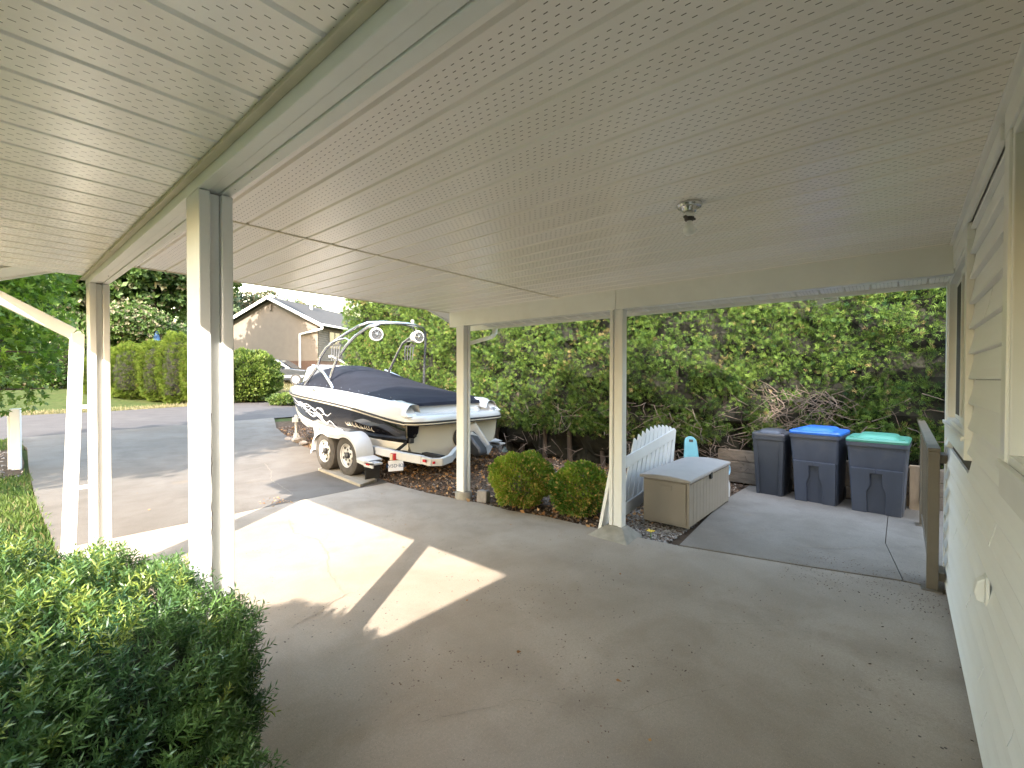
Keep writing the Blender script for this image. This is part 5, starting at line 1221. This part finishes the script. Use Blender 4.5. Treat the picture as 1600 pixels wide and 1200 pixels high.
scatter_flat('bark_chips', M['chips'], CH, 19000, (3.7, 7.3, 1.5, 8.5), .018, .055, .12)
scatter_flat('bark_chips', M['chips'], CH, 11000, (3.9, 6.5, 7.5, 12.8), .03, .08, .10)
scatter_flat('pebbles', M['pebble'], CH, 2600, (3.95, 4.9, 1.5, 2.3), .02, .045, .3)
scatter_flat('pebbles', M['pebble'], CH, 500, (-1.2, .42, 9.9, 12.2), .03, .06, .2, polyf=lambda a, b_: a < .46)
LF2 = ([(0, 0, 0), (.35, .3, .05), (0, 1, .02), (-.35, .3, .10)], [(0, 1, 2, 3)])
scatter_flat('fallen_leaves', M['deadleaf'], LF2, 2600, (3.8, 7.2, 1.9, 9), .03, .07, .3, .5, dz=-.01)
scatter_flat('fallen_leaves', M['deadleaf'], LF2, 900, (3.9, 5.8, 7, 12.5), .03, .07, .4, .5, dz=-.01)
scatter_flat('fallen_leaves', M['deadleaf'], LF2, 18, (.5, 4.0, -.1, 8.0), .018, .035, .2, .15, polyf=lambda a, b_: True, dz=.003)
scatter_flat('fallen_leaves', M['deadleaf'], LF2, 34, (2.15, 2.42, 5.5, 5.95), .02, .04, .6, .3, polyf=lambda a, b_: True, dz=.003)
scatter_flat('floor_grit', M['chips'], CH, 550, (2.0, 4.2, -.25, 3.0), .006, .014, .1, .3, polyf=lambda a, b_: (math.sin(a*5.1)*math.sin(b_*4.3+1) > .15 or b_ < .1) and a < 4.1, dz=-.001)
scatter_flat('floor_grit', M['chips'], CH, 500, (1.2, 2.6, .8, 2.2), .005, .011, .1, .3, polyf=lambda a, b_: math.sin(a*6.1+2)*math.sin(b_*5.3+1) > .0, dz=-.001)
scatter_flat('floor_grit', M['chips'], CH, 500, (3.9, 4.7, -.25, .7), .006, .012, .1, .3, polyf=lambda a, b_: True, dz=.002)
tg = tag(MB().lathe([(.018, 0), (.022, .004), (.022, .19), (.018, .194)], 14).build('metal_tube', M['carsilver'], None, sm=40, loc=(4.30, 2.16, .68)), 'short grey metal tube hanging on the far side of the post with the sloped footing', 'tube')
tb2 = tag(MB().box(-.05, .06, -.07, .07, -.02, .13).build('stone_block', M['stone'], None, bev=.02, loc=(3.97, 3.86, 0), rot=(0, R(6), R(15))), 'grey stone block between the far post and the larger boxwood', 'block')
# yellow flower
fl = thing('yellow_flower', 'single small yellow flower growing by the sloped post footing', 'flower', (4.14, 1.80, -.02))
MB().tube([(0, 0, 0), (.005, 0, .05)], .004, 6).build('stem', M['green'], fl)
mb = MB()
for k_ in range(7):
    a = 2*math.pi*k_/7; mb.add([(0, 0, .05), (.03*math.cos(a-.35), .03*math.sin(a-.35), .068), (.045*math.cos(a), .045*math.sin(a), .064+.01*(k_ % 2)), (.03*math.cos(a+.35), .03*math.sin(a+.35), .068)], [(0, 1, 2, 3)])
mb.build('petals', M['yellow'], fl)
# white square post by the drive
wp = thing('driveway_post', 'white square timber post standing at the left of the driveway under the maple', 'post', (.355, 10.55, 0), R(-12))
MB().box(-.055, .055, -.055, .055, -.05, 1.0).build('post_shaft', M['white'], wp, bev=.008)
MB().box(-.085, -.057, -.04, .04, -.05, .97).build('side_plank', M['white'], wp, bev=.006)

# ------------------------------------------------------------------ far house, cars
fh = thing('tan_house', 'tan gabled house with a dark shingle roof across the road', 'house', (14.5, 29.2, 1.05))
U = Vector((.878, .479, 0)).normalized(); Vv = Vector((-U.y, U.x, 0)); O = Vector((14.45, 29.15, 1.0))
def H(a, b_, z_): return tuple(O+U*a+Vv*b_+Vector((0, 0, z_)))   # a: away from the gable, b: along the gable to the left, z above its ground
def hquad(mb, pts): return mb.add(pts, [tuple(range(len(pts)))])
EZ = 4.05; HW = 3.55; PZ = 5.75
mb = MB(); hquad(mb, [H(0, .55, 1.6), H(0, 2*HW, 1.6), H(0, 2*HW, EZ), H(0, HW, PZ-.05), H(0, .55, EZ+.25)])
pb(mb, 'gable_wall', M['stucco'], fh)
mb = MB(); hquad(mb, [H(-.02, .0, 1.6), H(-.02, .55, 1.6), H(-.02, .55, EZ+.25), H(-.02, 0, EZ)]); pb(mb, 'corner_wall', M['quoin'], fh)
for i in range(15):
    z_ = 1.62+i*.165; pb(MB().add([H(-.035, .01, z_), H(-.035, .54, z_), H(-.035, .54, z_+.14), H(-.035, .01, z_+.14), H(-.02, .01, z_), H(-.02, .54, z_), H(-.02, .54, z_+.14), H(-.02, .01, z_+.14)], [(0, 1, 2, 3), (0, 4, 5, 1), (3, 2, 6, 7), (0, 3, 7, 4), (1, 5, 6, 2)]), 'corner_block', M['quoin'], fh)
mb = MB(); hquad(mb, [H(-.01, -.02, -.8), H(-.01, 2*HW, -.8), H(-.01, 2*HW, 1.6), H(-.01, -.02, 1.6)]); hquad(mb, [H(-.01, -.02, -.8), H(9, -.02, -.8), H(9, -.02, 1.6), H(-.01, -.02, 1.6)]); pb(mb, 'brick_base', M['brick'], fh)
for i in range(17):
    z_ = 1.62+i*.145; pb(MB().add([H(0, -.04, z_), H(9, -.04, z_), H(9, -.01, z_+.14), H(0, -.01, z_+.14), H(0, .0, z_), H(9, .0, z_)], [(0, 1, 2, 3), (0, 4, 5, 1)]), 'clapboard', M['taupeside'], fh)
for s in (0, 1):
    b0 = -.45 if s == 0 else 2*HW+.45; e = EZ-.18
    mb = MB().add([H(-.35, b0, e), H(12, b0, e), H(12, HW, PZ+.06), H(-.35, HW, PZ+.06), H(-.35, b0, e+.10), H(12, b0, e+.10), H(12, HW, PZ+.18), H(-.35, HW, PZ+.18)], [(0, 1, 2, 3), (7, 6, 5, 4), (0, 4, 5, 1), (1, 5, 6, 2), (2, 6, 7, 3), (3, 7, 4, 0)])
    pb(mb, 'roof', M['shingle'], fh)
    pb(MB().add([H(-.38, b0, e-.08), H(-.38, HW, PZ-.04), H(-.38, HW, PZ+.17), H(-.38, b0, e+.13), H(-.34, b0, e-.08), H(-.34, HW, PZ-.04), H(-.34, HW, PZ+.17), H(-.34, b0, e+.13)], [(0, 1, 2, 3), (0, 4, 5, 1), (3, 2, 6, 7), (0, 3, 7, 4)]), 'rake_trim', M['aluminium_white'], fh)
pb(MB().bar(H(-.3, -.52, EZ-.12), H(9, -.52, EZ-.12), .10, .12), 'gutter', M['aluminium_white'], fh)
pb(MB().bar(H(-.3, -.5, EZ-.18), H(-.3, -.5, EZ-.40), .1, .1).bar(H(-.3, -.5, EZ-.40), H(-.08, 1.3, EZ-.70), .1, .1).bar(H(-.08, 1.3, EZ-.66), H(-.08, 1.3, .0), .1, .1), 'downspout', M['aluminium_white'], fh)
pb(MB().bar(H(-.06, HW, PZ-.75), H(-.06, HW, PZ-.35), .22, .04, (1, 0, 0)), 'gable_vent', M['quoin'], fh)
pb(MB().tube([H(3, HW-.9, PZ-.4), H(3, HW-.9, PZ+.55)], .11, 8).lathe([(.001, 0), (.18, 0), (.18, .12), (.001, .12)], 10, H(3, HW-.9, PZ+.5)), 'roof_flue', M['carsilver'], fh)
for a in (1.2, 3.4, 6.0):
    w_ = pb(MB().box(0, .001, 0, .001, 0, .001).add([H(a, -.06, 2.5), H(a+1.2, -.06, 2.5), H(a+1.2, -.06, 3.6), H(a, -.06, 3.6)], [(0, 1, 2, 3)]), 'window', M['glassw'], fh)
    for (c0, c1, z0_, z1_) in ((a-.06, a, 2.45, 3.65), (a+1.2, a+1.26, 2.45, 3.65), (a+.57, a+.63, 2.5, 3.6)):
        o = MB().add([H(c0, -.08, z0_), H(c1, -.08, z0_), H(c1, -.08, z1_), H(c0, -.08, z1_)], [(0, 1, 2, 3)]).build('window_frame', M['quoin'], None); o.parent = w_; o.matrix_parent_inverse = Matrix.Identity(4)
# small white stair canopy and meter box
pb(MB().bar(H(.3, -.7, 1.9), H(1.6, -1.1, 1.35), .35, .10), 'stair_trim', M['aluminium_white'], fh)
pb(MB().bar(H(-.06, .32, 1.0), H(-.06, .32, 1.35), .22, .12, (1, 0, 0)), 'meter_box', M['aluminium_white'], fh, bev=.02)

def car(name, label, px_, D_, heading, body, L_, prof, roof_prof, wid, wins, extra=None):
    s_ = (px_-800)/711; x_, y_ = .759*D_+s_*.651*D_, .651*D_-s_*.759*D_
    t = thing(name, label, 'car', (x_, y_, gz(x_, y_)+.02), heading)
    MB().prism(prof, lambda a, z_: (a, -wid/2, z_), lambda a, z_: (a, wid/2, z_)).build('body', body, t, bev=.05, sm=40)
    n = len(roof_prof); tp_ = [(a, -wid/2+.06+.14*(z_-roof_prof[0][1])/.5, z_) for a, z_ in roof_prof]; tq = [(a, -b_, z_) for a, b_, z_ in tp_]
    MB().add(tp_+tq, [tuple(range(n))[::-1], tuple(range(n, 2*n))]+[(i, (i+1) % n, n+(i+1) % n, n+i) for i in range(n)]).build('cabin', body, t, bev=.03, sm=40)
    for w_ in wins:
        for s in (-1, 1):
            pts = [(a, s*(wid/2-.06-.14*(z_-roof_prof[0][1])/.5+.008), z_) for a, z_ in w_]; MB().add(pts, [tuple(range(len(pts)))]).build('window', M['carglass'], t)
    for s in (-1, 1):
        for a in (-L_*.30, L_*.31):
            w_ = MB().lathe([(.001, -.1), (.30, -.1), (.33, -.07), (.33, .07), (.30, .1), (.001, .1)], 24, axis='y').build('wheel', M['rubber'], t, sm=40, loc=(a, s*(wid/2-.08), .33))
            MB().lathe([(.001, s*.09), (.19, s*.09), (.20, s*.108), (.001, s*.105)], 20, axis='y').build('wheel_rim', M['carsilver'], w_, sm=40)
    return t
cprof = [(-2.25, .30), (2.2, .28), (2.28, .45), (2.25, .72), (2.1, .82), (1.1, .93), (-2.2, .95), (-2.28, .6)]
croof = [(-2.1, .93), (1.15, .92), (.45, 1.40), (.2, 1.45), (-1.8, 1.46), (-2.0, 1.38)]
c1 = car('parked_car', 'dark grey car with silver lower trim parked in front of the tan house', 432, 25.6, math.atan2(-.759, .651)+R(4), M['cargrey'], 4.6, cprof, croof, 1.72,
    [[(.95, .99), (.40, 1.36), (-.15, 1.38), (-.15, .99)], [(-.25, .99), (-.25, 1.38), (-1.1, 1.38), (-1.1, .99)], [(-1.2, .99), (-1.2, 1.38), (-1.75, 1.36), (-1.95, 1.0)]])
MB().add([(1.16, -.70, .955), (1.16, .70, .955), (.49, .60, 1.39), (.49, -.60, 1.39)], [(0, 1, 2, 3)]).build('windscreen', M['carglass'], c1)
MB().box(-2.2, 2.15, -.875, -.862, .44, .56).box(-2.2, 2.15, .862, .875, .44, .56).build('side_moulding', M['carsilver'], c1)
MB().box(.62, .78, -1.02, -.86, .98, 1.10).build('door_mirror', M['cargrey'], c1, bev=.02)
MB().box(2.2, 2.3, -.75, -.45, .6, .74).build('headlight', M['plate'], c1, bev=.01)
vprof = [(-2.35, .30), (2.3, .3), (2.35, .8), (2.2, 1.0), (1.3, 1.08), (-2.30, 1.08), (-2.38, .6)]
vroof = [(-2.30, 1.06), (1.5, 1.06), (.8, 1.60), (.5, 1.70), (-1.9, 1.72), (-2.12, 1.64)]
c2 = car('parked_van', 'white van with dark windows parked at the road edge behind the boat bow', 594, 14.8, math.atan2(.2, 1.0)+R(-38), M['gel'], 4.7, vprof, vroof, 1.8,
    [[(1.2, 1.12), (.72, 1.55), (-.2, 1.62), (-.2, 1.12)], [(-.3, 1.12), (-.3, 1.62), (-1.2, 1.62), (-1.2, 1.12)], [(-1.3, 1.12), (-1.3, 1.62), (-1.95, 1.6), (-2.15, 1.12)]])
MB().add([(-2.325, -.72, 1.12), (-2.325, .72, 1.12), (-2.16, .62, 1.6), (-2.16, -.62, 1.6)], [(0, 3, 2, 1)]).build('rear_window', M['carglass'], c2)
# blue folded parasol behind the cedars
pr = thing('garden_parasol', 'closed blue garden parasol peeking above the clipped cedars', 'parasol', (5.0, 24.6, .82))
MB().tube([(0, 0, 0), (0, 0, 2.2)], .025, 8).build('pole', M['carsilver'], pr)
MB().lathe([(.02, 2.75), (.10, 2.45), (.16, 2.1), (.20, 1.85), (.12, 1.8)], 10).build('canopy', M['bluecloth'], pr)
